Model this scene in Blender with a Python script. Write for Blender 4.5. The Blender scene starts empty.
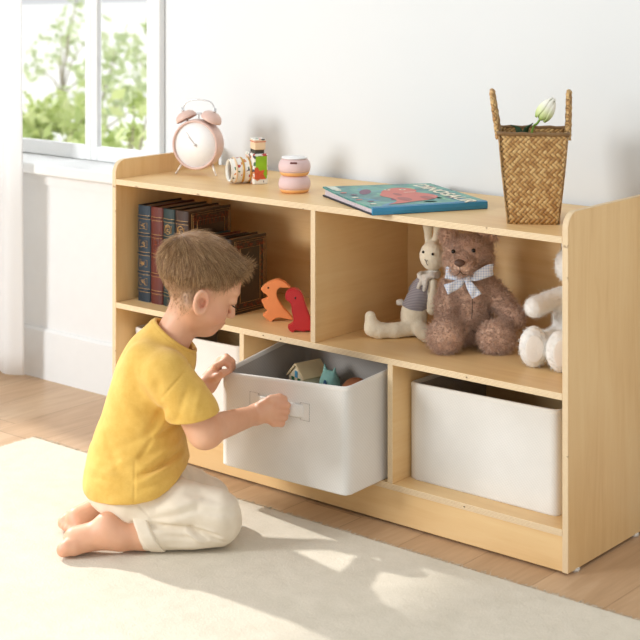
import bpy, bmesh, math, random
import numpy as np
from mathutils import Vector, Matrix, noise
random.seed(7); np.random.seed(7)
PI = math.pi
YAW = .69601
scene = bpy.context.scene
COL = scene.collection

# ------------------------------------------------------------------ helpers
def lin(r, g, b):
    f = lambda c: (c/255/12.92) if c/255 <= .04045 else ((c/255+.055)/1.055)**2.4
    return (f(r), f(g), f(b), 1)

class NT:
    def __init__(s, name):
        s.m = bpy.data.materials.new(name); s.m.use_nodes = True
        s.t = s.m.node_tree; s.t.nodes.clear()
        s.out = s.n('ShaderNodeOutputMaterial')
        s.b = s.n('ShaderNodeBsdfPrincipled'); s.l(s.b.outputs[0], s.out.inputs[0])
    def n(s, ty, **k):
        x = s.t.nodes.new(ty)
        for a, v in k.items(): setattr(x, a, v)
        return x
    def l(s, a, b): s.t.links.new(a, b)
    def val(s, sock, v):
        if hasattr(v, 'is_output') or isinstance(v, bpy.types.NodeSocket): s.l(v, sock)
        else: sock.default_value = v
    def math(s, op, a, b=None, c=None):
        x = s.n('ShaderNodeMath', operation=op)
        s.val(x.inputs[0], a)
        if b is not None: s.val(x.inputs[1], b)
        if c is not None: s.val(x.inputs[2], c)
        return x.outputs[0]
    def coords(s, scale=(1,1,1), kind='Object', rot=(0,0,0)):
        tc = s.n('ShaderNodeTexCoord'); mp = s.n('ShaderNodeMapping')
        mp.inputs['Scale'].default_value = scale; mp.inputs['Rotation'].default_value = rot
        s.l(tc.outputs[kind], mp.inputs[0]); return mp.outputs[0]
    def noise(s, vec, scale, detail=3, rough=.5, dist=0):
        x = s.n('ShaderNodeTexNoise'); s.l(vec, x.inputs['Vector'])
        x.inputs['Scale'].default_value = scale; x.inputs['Detail'].default_value = detail
        x.inputs['Roughness'].default_value = rough; x.inputs['Distortion'].default_value = dist
        return x.outputs['Fac']
    def ramp(s, fac, stops):
        x = s.n('ShaderNodeValToRGB'); e = x.color_ramp.elements
        e[0].position, e[0].color = stops[0]; e[1].position, e[1].color = stops[-1]
        for p, c in stops[1:-1]:
            q = e.new(p); q.color = c
        s.val(x.inputs[0], fac); return x.outputs[0]
    def mix(s, fac, a, b, mode='MIX'):
        x = s.n('ShaderNodeMix', data_type='RGBA', blend_type=mode)
        s.val(x.inputs[0], fac); s.val(x.inputs[6], a); s.val(x.inputs[7], b)
        return x.outputs[2]
    def bump(s, h, dist=.001, strength=1):
        x = s.n('ShaderNodeBump'); x.inputs['Distance'].default_value = dist
        x.inputs['Strength'].default_value = strength
        s.l(h, x.inputs['Height']); s.l(x.outputs[0], s.b.inputs['Normal'])
    def set(s, **k):
        for a, v in k.items(): s.val(s.b.inputs[a.replace('_', ' ')], v)
        return s

def flat(name, rgb, rough=.6, metal=0, var=.06, scale=30, spec=.4, **k):
    """plain material with a faint procedural tone variation"""
    m = NT(name); c = lin(*rgb)
    v = m.noise(m.coords(), scale, 2)
    d = tuple(x*(1-var) for x in c[:3])+(1,); u = tuple(min(1, x*(1+var)) for x in c[:3])+(1,)
    m.set(Base_Color=m.ramp(v, [(.3, d), (.7, u)]), Roughness=rough, Metallic=metal)
    m.b.inputs['Specular IOR Level'].default_value = spec
    for a, q in k.items(): m.b.inputs[a.replace('_', ' ')].default_value = q
    return m.m

def tag(o, label=None, cat=None, group=None, kind=None):
    if label: o['label'] = label
    if cat: o['category'] = cat
    if group: o['group'] = group
    if kind: o['kind'] = kind
    return o

def empty(name, loc=(0,0,0), rz=0, label=None, cat=None, group=None):
    o = bpy.data.objects.new(name, None); COL.objects.link(o)
    o.location = loc; o.rotation_euler = (0,0,rz); o.empty_display_size = .02
    return tag(o, label, cat, group)

def link(name, me, mats, parent=None, smooth=False):
    if not isinstance(mats, (list, tuple)): mats = [mats]
    for m in mats: me.materials.append(m)
    if smooth:
        me.polygons.foreach_set('use_smooth', [True]*len(me.polygons))
    o = bpy.data.objects.new(name, me); COL.objects.link(o); o.parent = parent
    return o

def obj(name, bm, mats, parent=None, smooth=False):
    me = bpy.data.meshes.new(name); bm.to_mesh(me); bm.free()
    return link(name, me, mats, parent, smooth)

def pydata(name, v, f, mats, parent=None, smooth=False):
    me = bpy.data.meshes.new(name); me.from_pydata([tuple(p) for p in v], [], [tuple(int(i) for i in q) for q in f]); me.update()
    return link(name, me, mats, parent, smooth)

def box(bm, x0, x1, y0, y1, z0, z1, bev=0, mat=0, M=None, seg=2):
    r = bmesh.ops.create_cube(bm, size=1)
    vs = r['verts']
    for v in vs:
        v.co = Vector((x0+(v.co.x+.5)*(x1-x0), y0+(v.co.y+.5)*(y1-y0), z0+(v.co.z+.5)*(z1-z0)))
    fs = set(f for v in vs for f in v.link_faces)
    for f in fs: f.material_index = mat
    if bev:
        es = list(set(e for v in vs for e in v.link_edges))
        r2 = bmesh.ops.bevel(bm, geom=es, offset=bev, segments=seg, affect='EDGES', profile=.5)
        vs = list(set(v for f in r2['faces'] for v in f.verts) | set(v for v in vs if v.is_valid))
    if M is not None:
        for v in vs: v.co = M @ v.co
    return vs

def newbox(name, dims, mats, parent=None, bev=0, **k):
    bm = bmesh.new(); box(bm, *dims, bev=bev, **k); return obj(name, bm, mats, parent)

def lathe(bm, prof, n=32, M=None, mat=0, cap=True):
    """prof: list of (r,z) revolve about z"""
    rings = []
    for r, z in prof:
        if r < 1e-6:
            v = bm.verts.new((0,0,z)); rings.append([v])
        else:
            rings.append([bm.verts.new((r*math.cos(2*PI*i/n), r*math.sin(2*PI*i/n), z)) for i in range(n)])
    allv = [v for q in rings for v in q]
    for a, b in zip(rings, rings[1:]):
        for i in range(n):
            j = (i+1) % n
            if len(a) == 1 and len(b) == 1: continue
            if len(a) == 1: f = bm.faces.new((a[0], b[i], b[j]))
            elif len(b) == 1: f = bm.faces.new((a[i], b[0], a[j]))
            else: f = bm.faces.new((a[i], b[i], b[j], a[j]))
            f.material_index = mat
    if cap:
        for q, rev in ((rings[0], False), (rings[-1], True)):
            if len(q) > 2:
                f = bm.faces.new(q if rev else q[::-1]); f.material_index = mat
    if M is not None:
        for v in allv: v.co = M @ v.co
    bmesh.ops.recalc_face_normals(bm, faces=bm.faces)
    return allv

def tube(bm, pts, r, n=10, mat=0, flatten=None, closed=False):
    """tube through pts; r is number or list; flatten=(sx,sy) scales the section"""
    pts = [Vector(p) for p in pts]; k = len(pts)
    if not hasattr(r, '__len__'): r = [r]*k
    rings = []; up = None
    for i, p in enumerate(pts):
        if closed: t = (pts[(i+1) % k]-pts[i-1])
        else: t = pts[min(i+1, k-1)]-pts[max(i-1, 0)]
        t.normalize()
        if up is None: up = t.orthogonal().normalized()
        up = (up-t*up.dot(t)).normalized(); sd = t.cross(up)
        fx, fy = flatten or (1, 1)
        rings.append([bm.verts.new(p+(up*math.cos(2*PI*j/n)*fx+sd*math.sin(2*PI*j/n)*fy)*r[i]) for j in range(n)])
    seq = list(zip(rings, rings[1:]))+([(rings[-1], rings[0])] if closed else [])
    for a, b in seq:
        for j in range(n):
            f = bm.faces.new((a[j], a[(j+1) % n], b[(j+1) % n], b[j])); f.material_index = mat
    if not closed:
        for q in (rings[0][::-1], rings[-1]):
            f = bm.faces.new(q); f.material_index = mat
    return rings

def prism(bm, poly, axis, a0, a1, mat=0, bev=0):
    """poly in the two other axes extruded along axis from a0 to a1"""
    def P(p, a):
        q = list(p); q.insert('xyz'.index(axis), a); return q
    A = [bm.verts.new(P(p, a0)) for p in poly]; B = [bm.verts.new(P(p, a1)) for p in poly]
    fs = [bm.faces.new(A), bm.faces.new(B[::-1])]
    n = len(poly)
    for i in range(n): fs.append(bm.faces.new((A[i], B[i], B[(i+1) % n], A[(i+1) % n])))
    for f in fs: f.material_index = mat
    bmesh.ops.recalc_face_normals(bm, faces=fs)
    if bev:
        es = list(set(list(fs[0].edges)+list(fs[1].edges)))
        bmesh.ops.bevel(bm, geom=es, offset=bev, segments=2, affect='EDGES')
    return A+B

def ball(bm, c, r, M=None, u=16, v=10, mat=0):
    if not hasattr(r, '__len__'): r = (r, r, r)
    q = bmesh.ops.create_uvsphere(bm, u_segments=u, v_segments=v, radius=1)['verts']
    for w in q:
        p = Vector((w.co.x*r[0], w.co.y*r[1], w.co.z*r[2]))
        if M is not None: p = M @ p
        w.co = p+Vector(c)
    for f in set(f for w in q for f in w.link_faces): f.material_index = mat; f.smooth = True
    return q

def spline(pts, n=8):
    """Catmull-Rom through points of any dimension"""
    P = [np.array(p, float) for p in pts]; P = [2*P[0]-P[1]]+P+[2*P[-1]-P[-2]]; out = []
    for i in range(1, len(P)-2):
        for k in range(n):
            t = k/n; a, b, c, d = P[i-1:i+3]
            out.append(.5*((2*b)+(-a+c)*t+(2*a-5*b+4*c-d)*t*t+(-a+3*b-3*c+d)*t**3))
    out.append(P[-2]); return out

# ---------------------------------------------------------- signed distance modelling
class Field:
    def __init__(s, lo, hi, h):
        s.lo = np.array(lo, float); s.h = h
        s.n = np.ceil((np.array(hi)-s.lo)/h).astype(int)+1
        s.g = np.full(s.n, 1.0, np.float32)
    def block(s, lo, hi):
        a = np.clip(np.floor((np.array(lo)-s.lo)/s.h).astype(int), 0, s.n-1)
        b = np.clip(np.ceil((np.array(hi)-s.lo)/s.h).astype(int)+1, 1, s.n)
        ax = [s.lo[i]+s.h*np.arange(a[i], b[i]) for i in range(3)]
        X, Y, Z = np.meshgrid(*ax, indexing='ij')
        return (slice(a[0], b[0]), slice(a[1], b[1]), slice(a[2], b[2])), np.stack([X, Y, Z], -1).astype(np.float32)
    def put(s, fn, lo, hi, k=.01, op='add'):
        m = k+3*s.h
        sl, P = s.block(np.array(lo)-m, np.array(hi)+m)
        if 0 in P.shape: return
        d = fn(P); g = s.g[sl]
        if op == 'add':
            h = np.clip(.5+.5*(g-d)/k, 0, 1); s.g[sl] = g*(1-h)+d*h-k*h*(1-h)
        elif op == 'cut':
            h = np.clip(.5-.5*(g+d)/k, 0, 1); s.g[sl] = g*(1-h)-d*h+k*h*(1-h)
    def cone(s, a, b, ra, rb, k=.01, op='add', flat=None):
        a = np.array(a, np.float32); b = np.array(b, np.float32); r = max(ra, rb)
        def fn(P):
            pa = P-a; ba = b-a; L = float(ba@ba)+1e-12
            h = np.clip((pa@ba)/L, 0, 1)
            return np.linalg.norm(pa-h[..., None]*ba, axis=-1)-(ra+(rb-ra)*h)
        s.put(fn, np.minimum(a, b)-r, np.maximum(a, b)+r, k, op)
    def chain(s, pts, rs, k=.01, op='add'):
        for i in range(len(pts)-1): s.cone(pts[i], pts[i+1], rs[i], rs[i+1], k, op)
    def ell(s, c, r, rot=None, k=.01, op='add'):
        c = np.array(c, np.float32); r = np.array(r, np.float32)
        R = np.array(rot.to_3x3(), np.float32) if rot is not None else np.eye(3, dtype=np.float32)
        def fn(P):
            q = (P-c)@R
            k0 = np.linalg.norm(q/r, axis=-1); k1 = np.linalg.norm(q/(r*r), axis=-1)+1e-9
            return k0*(k0-1)/k1
        m = float(r.max())
        s.put(fn, c-m, c+m, k, op)
    def plane_cut(s, p, n, k=.004):
        """remove everything on the side the normal n points to"""
        p = np.array(p, np.float32); n = np.array(n, np.float32); n = n/np.linalg.norm(n)
        hi = s.lo+s.h*(s.n-1)
        s.put(lambda P: -((P-p)@n), s.lo, hi, k, 'cut')
    def mesh(s):
        g = s.g; nx, ny, nz = g.shape
        ins = g < 0
        c = [ins[i:nx-1+i, j:ny-1+j, k:nz-1+k] for i in (0,1) for j in (0,1) for k in (0,1)]
        cnt = sum(x.astype(np.int8) for x in c)
        act = (cnt > 0) & (cnt < 8)
        idx = -np.ones(act.shape, np.int64); ii = np.argwhere(act); idx[act] = np.arange(len(ii))
        acc = np.zeros((len(ii), 3)); w = np.zeros(len(ii))
        corner = [(i, j, k) for i in (0,1) for j in (0,1) for k in (0,1)]
        gv = {q: g[ii[:,0]+q[0], ii[:,1]+q[1], ii[:,2]+q[2]].astype(float) for q in corner}
        for q in corner:
            for ax in range(3):
                if q[ax] == 0:
                    p = list(q); p[ax] = 1; p = tuple(p)
                    A, B = gv[q], gv[p]; m = (A < 0) != (B < 0)
                    t = np.where(m, A/(np.where(m, A-B, 1)), 0)
                    for b in range(3):
                        acc[:, b] += np.where(m, q[b]+(t if b == ax else 0), 0)
                    w += m
        V = (ii+acc/w[:, None])*s.h+s.lo
        F = []
        for ax in range(3):
            sh = [slice(1, n-1) for n in (nx, ny, nz)]; sh[ax] = slice(0, (nx, ny, nz)[ax]-1)
            sh2 = list(sh); sh2[ax] = slice(1, (nx, ny, nz)[ax])
            A = ins[tuple(sh)]; B = ins[tuple(sh2)]
            e = np.argwhere(A != B); off = [1, 1, 1]; off[ax] = 0; e = e+np.array(off)
            flip = ins[e[:,0], e[:,1], e[:,2]]
            u, v = [(1,2), (2,0), (0,1)][ax]
            def at(du, dv):
                q = e.copy(); q[:, u] -= du; q[:, v] -= dv; return idx[q[:,0], q[:,1], q[:,2]]
            Q = np.stack([at(1,1), at(0,1), at(0,0), at(1,0)], 1)
            Q[~flip] = Q[~flip][:, ::-1]
            F.append(Q)
        return V, np.concatenate(F)

def np_mesh(name, V, F, mats, parent=None, smooth=True):
    me = bpy.data.meshes.new(name)
    me.vertices.add(len(V)); me.vertices.foreach_set('co', np.asarray(V, np.float32).ravel())
    n = F.shape[1]
    me.loops.add(F.size); me.loops.foreach_set('vertex_index', F.astype(np.int32).ravel())
    me.polygons.add(len(F)); me.polygons.foreach_set('loop_start', np.arange(0, F.size, n, dtype=np.int32))
    me.polygons.foreach_set('loop_total', np.full(len(F), n, np.int32))
    me.update(calc_edges=True); me.validate()
    return link(name, me, mats, parent, smooth)

def field_obj(name, fld, mats, parent=None, relax=1):
    V, F = fld.mesh()
    for _ in range(relax):
        S = np.zeros_like(V); C = np.zeros(len(V))
        for a, b in ((0,1), (1,2), (2,3), (3,0)):
            for p, q in ((a, b), (b, a)):
                S += np.stack([np.bincount(F[:, p], V[F[:, q], i], len(V)) for i in range(3)], 1)
                C += np.bincount(F[:, p], minlength=len(V))
        V = V*.4+.6*S/np.maximum(C, 1)[:, None]
    return np_mesh(name, V, F, mats, parent)

def vnorm(o):
    me = o.data; n = len(me.vertices)
    v = np.empty(n*3, np.float32); me.vertices.foreach_get('co', v)
    k = np.empty(n*3, np.float32); me.vertices.foreach_get('normal', k)
    return v.reshape(-1, 3).astype(float), k.reshape(-1, 3).astype(float)

def displace(o, fn):
    v, k = vnorm(o); d = np.array([fn(Vector(p)) for p in v])
    o.data.vertices.foreach_set('co', (v+k*d[:, None]).astype(np.float32).ravel()); o.data.update()

def strands(name, roots, paths, rad, mats, parent=None):
    """paths: (N,m,3) absolute points; 3-sided tapering hairs in one mesh"""
    N, m, _ = paths.shape
    t = np.gradient(paths, axis=1); t /= np.linalg.norm(t, axis=-1, keepdims=True)+1e-12
    ref = np.random.normal(size=(N, 1, 3)); u = np.cross(t, ref); u /= np.linalg.norm(u, axis=-1, keepdims=True)+1e-12
    w = np.cross(t, u)
    taper = np.linspace(1, .25, m)[None, :, None]*(rad if np.isscalar(rad) else np.asarray(rad)[:, None, None])
    ring = [paths+(u*math.cos(a)+w*math.sin(a))*taper for a in (0, 2*PI/3, 4*PI/3)]
    V = np.stack(ring, 2).reshape(-1, 3)
    base = (np.arange(N)[:, None]*m+np.arange(m-1)[None])*3
    F = [np.stack([base+a, base+b, base+3+b, base+3+a], -1).reshape(-1, 4) for a, b in ((0,1), (1,2), (2,0))]
    o = np_mesh(name, V, np.concatenate(F), mats, parent)
    at = o.data.attributes.new('strand', 'FLOAT', 'POINT')
    at.data.foreach_set('value', np.repeat(np.random.rand(N), m*3).astype(np.float32))
    return o
# ------------------------------------------------------------------ materials
def birch(name, axis, a=(239,206,152), b=(224,183,125), rough=.42):
    m = NT(name); s = {'x': (1.2,14,14), 'y': (14,1.2,14), 'z': (14,14,1.2)}[axis]
    v = m.coords(s)
    n1 = m.noise(v, 2.2, 4, .6, .8); n2 = m.noise(m.coords(tuple(q*6 for q in s)), 3, 3, .6)
    n3 = m.noise(m.coords((3,3,3)), 1.5, 2)
    f = m.math('ADD', m.math('MULTIPLY', n1, .50), m.math('ADD', m.math('MULTIPLY', n2, .14), m.math('MULTIPLY', n3, .36)))
    m.set(Base_Color=m.ramp(f, [(.34, lin(*b)), (.5, lin(*[(p+q)//2+3 for p, q in zip(a, b)])), (.66, lin(*a))]), Roughness=rough)
    m.bump(n2, .0002, .3)
    return m.m
BX, BY, BZ = birch('birch_grain_x', 'x'), birch('birch_grain_y', 'y'), birch('birch_grain_z', 'z')
def ply(name, axis, n=5, t=.01157):
    m = NT(name); tc = m.n('ShaderNodeTexCoord'); sp = m.n('ShaderNodeSeparateXYZ'); m.l(tc.outputs['Object'], sp.inputs[0])
    q = sp.outputs['XYZ'.index(axis.upper())]
    w = m.math('SINE', m.math('MULTIPLY', q, 2*PI*(n/2)/t))
    nz = m.noise(m.coords((25,25,25)), 6, 2)
    dark = m.math('GREATER_THAN', m.math('ADD', m.math('ABSOLUTE', w), m.math('MULTIPLY', nz, .25)), .93)
    spk = m.math('GREATER_THAN', m.noise(m.coords((1,1,1)), 55, 2), .73)
    c = m.mix(m.math('MULTIPLY', dark, .65), lin(238,216,178), lin(190,150,104))
    c = m.mix(m.math('MULTIPLY', spk, .6), c, lin(120,84,52))
    m.set(Base_Color=c, Roughness=.6); return m.m
EX, EY, EZ = ply('ply_edge_x', 'x'), ply('ply_edge_y', 'y'), ply('ply_edge_z', 'z')

WALL = NT('wall_paint'); WALL.set(Base_Color=WALL.ramp(WALL.noise(WALL.coords((1,1,1)), 1.2, 3), [(.3, lin(226,229,229)), (.7, lin(232,234,234))]), Roughness=.85)
WALL.bump(WALL.noise(WALL.coords((1,1,1)), 180, 2), .0003, .25); WALL = WALL.m
TRIM = flat('white_trim_paint', (230,231,230), .5, var=.01)

FL = NT('oak_floor')                                               # boards run in y
tc = FL.coords((1,1,1))
sp = FL.n('ShaderNodeSeparateXYZ'); FL.l(tc, sp.inputs[0])
bw = .135
q = FL.math('DIVIDE', sp.outputs[0], bw); cell = FL.math('FLOOR', q); fr = FL.math('FRACT', q)
wn = FL.n('ShaderNodeTexWhiteNoise', noise_dimensions='1D'); FL.l(cell, wn.inputs['W'])
yy = FL.math('ADD', sp.outputs[1], FL.math('MULTIPLY', wn.outputs['Value'], 1.3))
qy = FL.math('DIVIDE', yy, 1.3); fy = FL.math('FRACT', qy); cy = FL.math('FLOOR', qy)
wn2 = FL.n('ShaderNodeTexWhiteNoise', noise_dimensions='2D'); cb = FL.n('ShaderNodeCombineXYZ'); FL.l(cell, cb.inputs[0]); FL.l(cy, cb.inputs[1]); FL.l(cb.outputs[0], wn2.inputs['Vector'])
off = FL.n('ShaderNodeCombineXYZ'); FL.l(wn2.outputs['Value'], off.inputs[2]); FL.l(FL.math('MULTIPLY', sp.outputs[0], 16), off.inputs[0]); FL.l(FL.math('MULTIPLY', sp.outputs[1], 1.6), off.inputs[1])
zz = FL.n('ShaderNodeVectorMath', operation='MULTIPLY_ADD'); FL.l(off.outputs[0], zz.inputs[0]); zz.inputs[1].default_value = (1,1,9); zz.inputs[2].default_value = (0,0,0)
g1 = FL.noise(zz.outputs[0], 1.6, 5, .6, 1.2); g2 = FL.noise(zz.outputs[0], 9, 3, .6)
base = FL.ramp(FL.math('ADD', FL.math('MULTIPLY', g1, .6), FL.math('ADD', FL.math('MULTIPLY', g2, .2), FL.math('MULTIPLY', wn2.outputs['Value'], .2))), [(.3, lin(178,144,110)), (.5, lin(196,162,127)), (.7, lin(210,180,146))])
seam = FL.math('MAXIMUM', FL.math('LESS_THAN', fr, .012), FL.math('LESS_THAN', fy, .0018))
FL.set(Base_Color=FL.mix(FL.math('MULTIPLY', seam, .55), base, lin(120,86,58)), Roughness=.38)
FL.bump(FL.math('SUBTRACT', FL.math('MULTIPLY', g2, .2), seam), .0006, .5); FL = FL.m

RG = NT('rug_pile'); v = RG.coords((1,1,1))
n1 = RG.noise(v, 260, 3, .7); n2 = RG.noise(v, 28, 4, .65); n3 = RG.noise(v, 5, 3)
f = RG.math('ADD', RG.math('MULTIPLY', n1, .35), RG.math('ADD', RG.math('MULTIPLY', n2, .4), RG.math('MULTIPLY', n3, .25)))
RG.set(Base_Color=RG.ramp(f, [(.32, lin(205,195,174)), (.62, lin(223,213,194))]), Roughness=.98, Sheen_Weight=.15)
RG.bump(RG.math('ADD', RG.math('MULTIPLY', n1, .5), n2), .004, .55); RG = RG.m

# ------------------------------------------------------------------ the setting
def struct(o): o['kind'] = 'structure'; return o
struct(newbox('floor', (-2.4,3.2,-3.6,.4,-.05,0), FL))
WY = .33
bm = bmesh.new()                                                     # back wall with the window opening
box(bm, -.20,3.2,WY,WY+.12,0,2.7); box(bm, -2.4,-1.75,WY,WY+.12,0,2.7); box(bm, -1.75,-.20,WY,WY+.12,0,.53); box(bm, -1.75,-.20,WY,WY+.12,2.2,2.7)
struct(obj('wall_back', bm, WALL))
bm = bmesh.new()                                                     # left wall with the tall window the sun comes through
LW0, LW1 = -2.05, .20
box(bm, -2.4,-2.28,LW1,WY+.12,0,2.7); box(bm, -2.4,-2.28,-3.6,LW0,0,2.7); box(bm, -2.4,-2.28,LW0,LW1,0,.35); box(bm, -2.4,-2.28,LW0,LW1,2.3,2.7)
struct(obj('wall_left', bm, WALL))
bm = bmesh.new()                                                     # boxed-out panel below the window, capped by the sill
box(bm, -2.28,-.006,.2455,WY,0,.503); box(bm, -2.28,-.006,.238,.2455,.476,.503)
struct(obj('trim_1', bm, TRIM))
bm = bmesh.new(); box(bm, -2.28,-.006,.205,WY+.02,.505,.532,bev=.004)
struct(obj('trim_2', bm, TRIM))
bm = bmesh.new(); prism(bm, [(.2435,0),(.2435,.120),(.2395,.124),(.2455,.126),(.2455,0)][:4]+[(.2455,.124),(.2455,0)], 'x', -2.28, -.006)
bm.free(); bm = bmesh.new(); prism(bm, [(.2365,0),(.2455,0),(.2455,.123),(.241,.123),(.2365,.117)], 'x', -2.28, -.006)
struct(obj('baseboard_back', bm, TRIM))

# window in the back wall
bm = bmesh.new()
box(bm, -.2185,-.195,WY-.010,WY+.10,.532,2.26,bev=.003); box(bm, -.206,-.1785,WY-.018,WY,.532,2.30,bev=.003)      # right casing with its outer moulding
box(bm, -1.80,-1.73,WY-.02,WY+.10,.532,2.26,bev=.003); box(bm, -1.80,-.15,WY-.02,WY+.10,2.18,2.26,bev=.003)
win = struct(obj('window_1', bm, TRIM))
def sash(x0, x1):
    b = bmesh.new(); y0, y1 = WY-.004, WY+.014; w = .022
    box(b, x0,x0+w,y0,y1,.533,2.18,bev=.003); box(b, x1-w,x1,y0,y1,.533,2.18,bev=.003)
    box(b, x0+w,x1-w,y0,y1,.533,.569,bev=.003); box(b, x0+w,x1-w,y0,y1,2.14,2.18,bev=.003)
    return obj('sash_frame', b, TRIM, win)
GLASS = NT('window_glass'); GLASS.set(Base_Color=(1,1,1,1), Roughness=0, IOR=1.1, Transmission_Weight=1); GLASS = GLASS.m
for x0, x1 in ((-1.73,-1.2), (-1.2,-.815), (-.815,-.435), (-.435,-.2165)):
    s = sash(x0, x1); g = newbox('pane', (x0+.02,x1-.02,WY+.004,WY+.007,.565,2.15), GLASS, s)
# window in the left wall
bm = bmesh.new()
yc = [LW0, -1.36, -.70, LW1]
for y in yc: box(bm, -2.36,-2.29,y-.02,y+.02,.35,2.3)
for z in (.35, 1.32, 2.27): box(bm, -2.36,-2.29,LW0,LW1,z,z+.035)
win2 = struct(obj('window_2', bm, TRIM))

# garden outside the back window
LAWN = flat('pale_terrace', (244,245,240), .9, var=.03, scale=1.5)
struct(newbox('ground', (-40,10,.46,40,-.35,-.25), LAWN))
def leaf_mat(n, c1, c2):
    m = NT(n); at = m.n('ShaderNodeAttribute', attribute_name='strand')
    m.set(Base_Color=m.ramp(at.outputs['Fac'], [(0, lin(*c1)), (1, lin(*c2))]), Roughness=.6, Transmission_Weight=0)
    return m.m
LEAF = [leaf_mat('leaf_green', (190,208,132), (232,240,176)), leaf_mat('leaf_pale', (196,212,160), (234,242,196))]
BARK = flat('bark', (176,166,146), .9)
def shrub(x, y, z0, rx, rz, n, lm, label):
    root = empty('garden_shrub', (x, y, z0), 0, label, 'shrub', 'shrubs beyond the window')
    rs = np.random.RandomState(int(abs(x*91+y*37)) % 1000)
    k = 9; cl = rs.normal(size=(k, 3))*np.array([rx, rx, rz])*.5; cl[:, 2] = np.abs(cl[:, 2])+rz*.4
    c = cl[rs.randint(0, k, n)]+rs.normal(size=(n, 3))*rx*.20
    a = rs.normal(size=(n, 3)); a /= np.linalg.norm(a, axis=1, keepdims=True)
    b = np.cross(a, rs.normal(size=(n, 3))); b /= np.linalg.norm(b, axis=1, keepdims=True)
    L = (.035+.035*rs.rand(n))[:, None]
    nn = np.cross(a, b)
    V = np.stack([c-a*L, c+b*L*.5+nn*L*.12, c+a*L, c-b*L*.5+nn*L*.12], 1).reshape(-1, 3)
    o = np_mesh('foliage', V, np.arange(4*n).reshape(n, 4), LEAF[lm], root, False)
    at = o.data.attributes.new('strand', 'FLOAT', 'POINT'); at.data.foreach_set('value', np.repeat(rs.rand(n), 4).astype(np.float32))
    bm = bmesh.new()
    for p in cl: tube(bm, [(0,0,0), (p[0]*.3, p[1]*.3, p[2]*.5), tuple(p)], [.012,.008,.003], 6)
    obj('stem', bm, BARK, root, True)
shrub(-4.30,3.4,-.25,.36,.50,430,0,'large yellow-green shrub seen low in the left pane beside the curtain')
shrub(-5.75,5.1,-.25,.36,.62,230,1,'pale green shrub behind the large one, seen in the left pane near the mullion')
shrub(-3.00,2.85,-.25,.22,.40,130,0,'small loose shrub seen low in the right pane of the window')
shrub(-6.3,6.3,-.25,.30,.62,120,1,'thin pale shrub seen high in the right pane near the casing')
shrub(-9.4,7.9,-.25,.50,.70,240,1,'farthest shrub, seen high in the left pane')

# rug
bm = bmesh.new(); x0, x1, y0, y1 = -.137, 2.9, -2.3, -.10; r = .02
box(bm, x0, x1, y0, y1, .0005, .0115, bev=.0045, seg=3)
rug = tag(obj('rug', bm, RG), 'large cream short-pile rug on the oak floor in front of the shelf', 'rug')
rs = np.random.RandomState(3); n = 9000                              # pile standing out along the two visible edges
t = rs.rand(n); e = rs.rand(n) < .82
root = np.where(e[:, None], np.stack([x0+(x1-x0)*t, np.full(n, y1-.002), .002+.009*rs.rand(n)], 1), np.stack([np.full(n, x0+.002), y1-1.2*t, .002+.009*rs.rand(n)], 1))
dr = np.where(e[:, None], np.array([0,1,.2]), np.array([-1,0,.2]))+rs.normal(size=(n, 3))*.45
dr[:, 2] = np.abs(dr[:, 2])*.5
pt = root[:, None]+dr[:, None]*np.array([0,.003,.006])[None, :, None]*(.6+.6*rs.rand(n))[:, None, None]
pt[:, :, 2] = np.maximum(pt[:, :, 2], .001)
ed = strands('edge_pile', root, pt, .0007, RG, rug); ed['kind'] = 'stuff'

# sheer curtain at the left
bm = bmesh.new(); nx, nz = 120, 40; g = []
for i in range(nx+1):
    col = []
    for j in range(nz+1):
        u, w = i/nx, j/nz; z = .020+2.28*w
        x = -1.35+u*(.838-.012*w+.010*math.sin(3*w)); a = .016+.010*math.sin(5*u+1)
        y = .165+a*math.sin(u*52+.9*math.sin(3*w+u*4))+.006*math.sin(u*21+w*5)
        col.append(bm.verts.new((x, y, z)))
    g.append(col)
for i in range(nx):
    for j in range(nz): bm.faces.new((g[i][j], g[i+1][j], g[i+1][j+1], g[i][j+1]))
CUR = NT('sheer_curtain'); tr = CUR.n('ShaderNodeBsdfTranslucent'); tr.inputs[0].default_value = lin(250,250,250)
tp = CUR.n('ShaderNodeBsdfTransparent')
CUR.set(Base_Color=lin(247,247,246), Roughness=.9); CUR.bump(CUR.noise(CUR.coords((900,900,60)), 1, 2), .0003, .2)
m1 = CUR.n('ShaderNodeMixShader'); m1.inputs[0].default_value = .5; CUR.l(CUR.b.outputs[0], m1.inputs[1]); CUR.l(tr.outputs[0], m1.inputs[2])
m2 = CUR.n('ShaderNodeMixShader'); m2.inputs[0].default_value = .12; CUR.l(m1.outputs[0], m2.inputs[1]); CUR.l(tp.outputs[0], m2.inputs[2]); CUR.l(m2.outputs[0], CUR.out.inputs[0])
cur = obj('curtain', bm, CUR.m, None, True); sm = cur.modifiers.new('thickness', 'SOLIDIFY'); sm.thickness = .0008
tag(cur, 'sheer white floor-length curtain hanging at the left edge beside the window', 'curtain')
bm = bmesh.new(); box(bm, 0,.0015,-.004,.004,0,2.3); bm.free()

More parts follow.
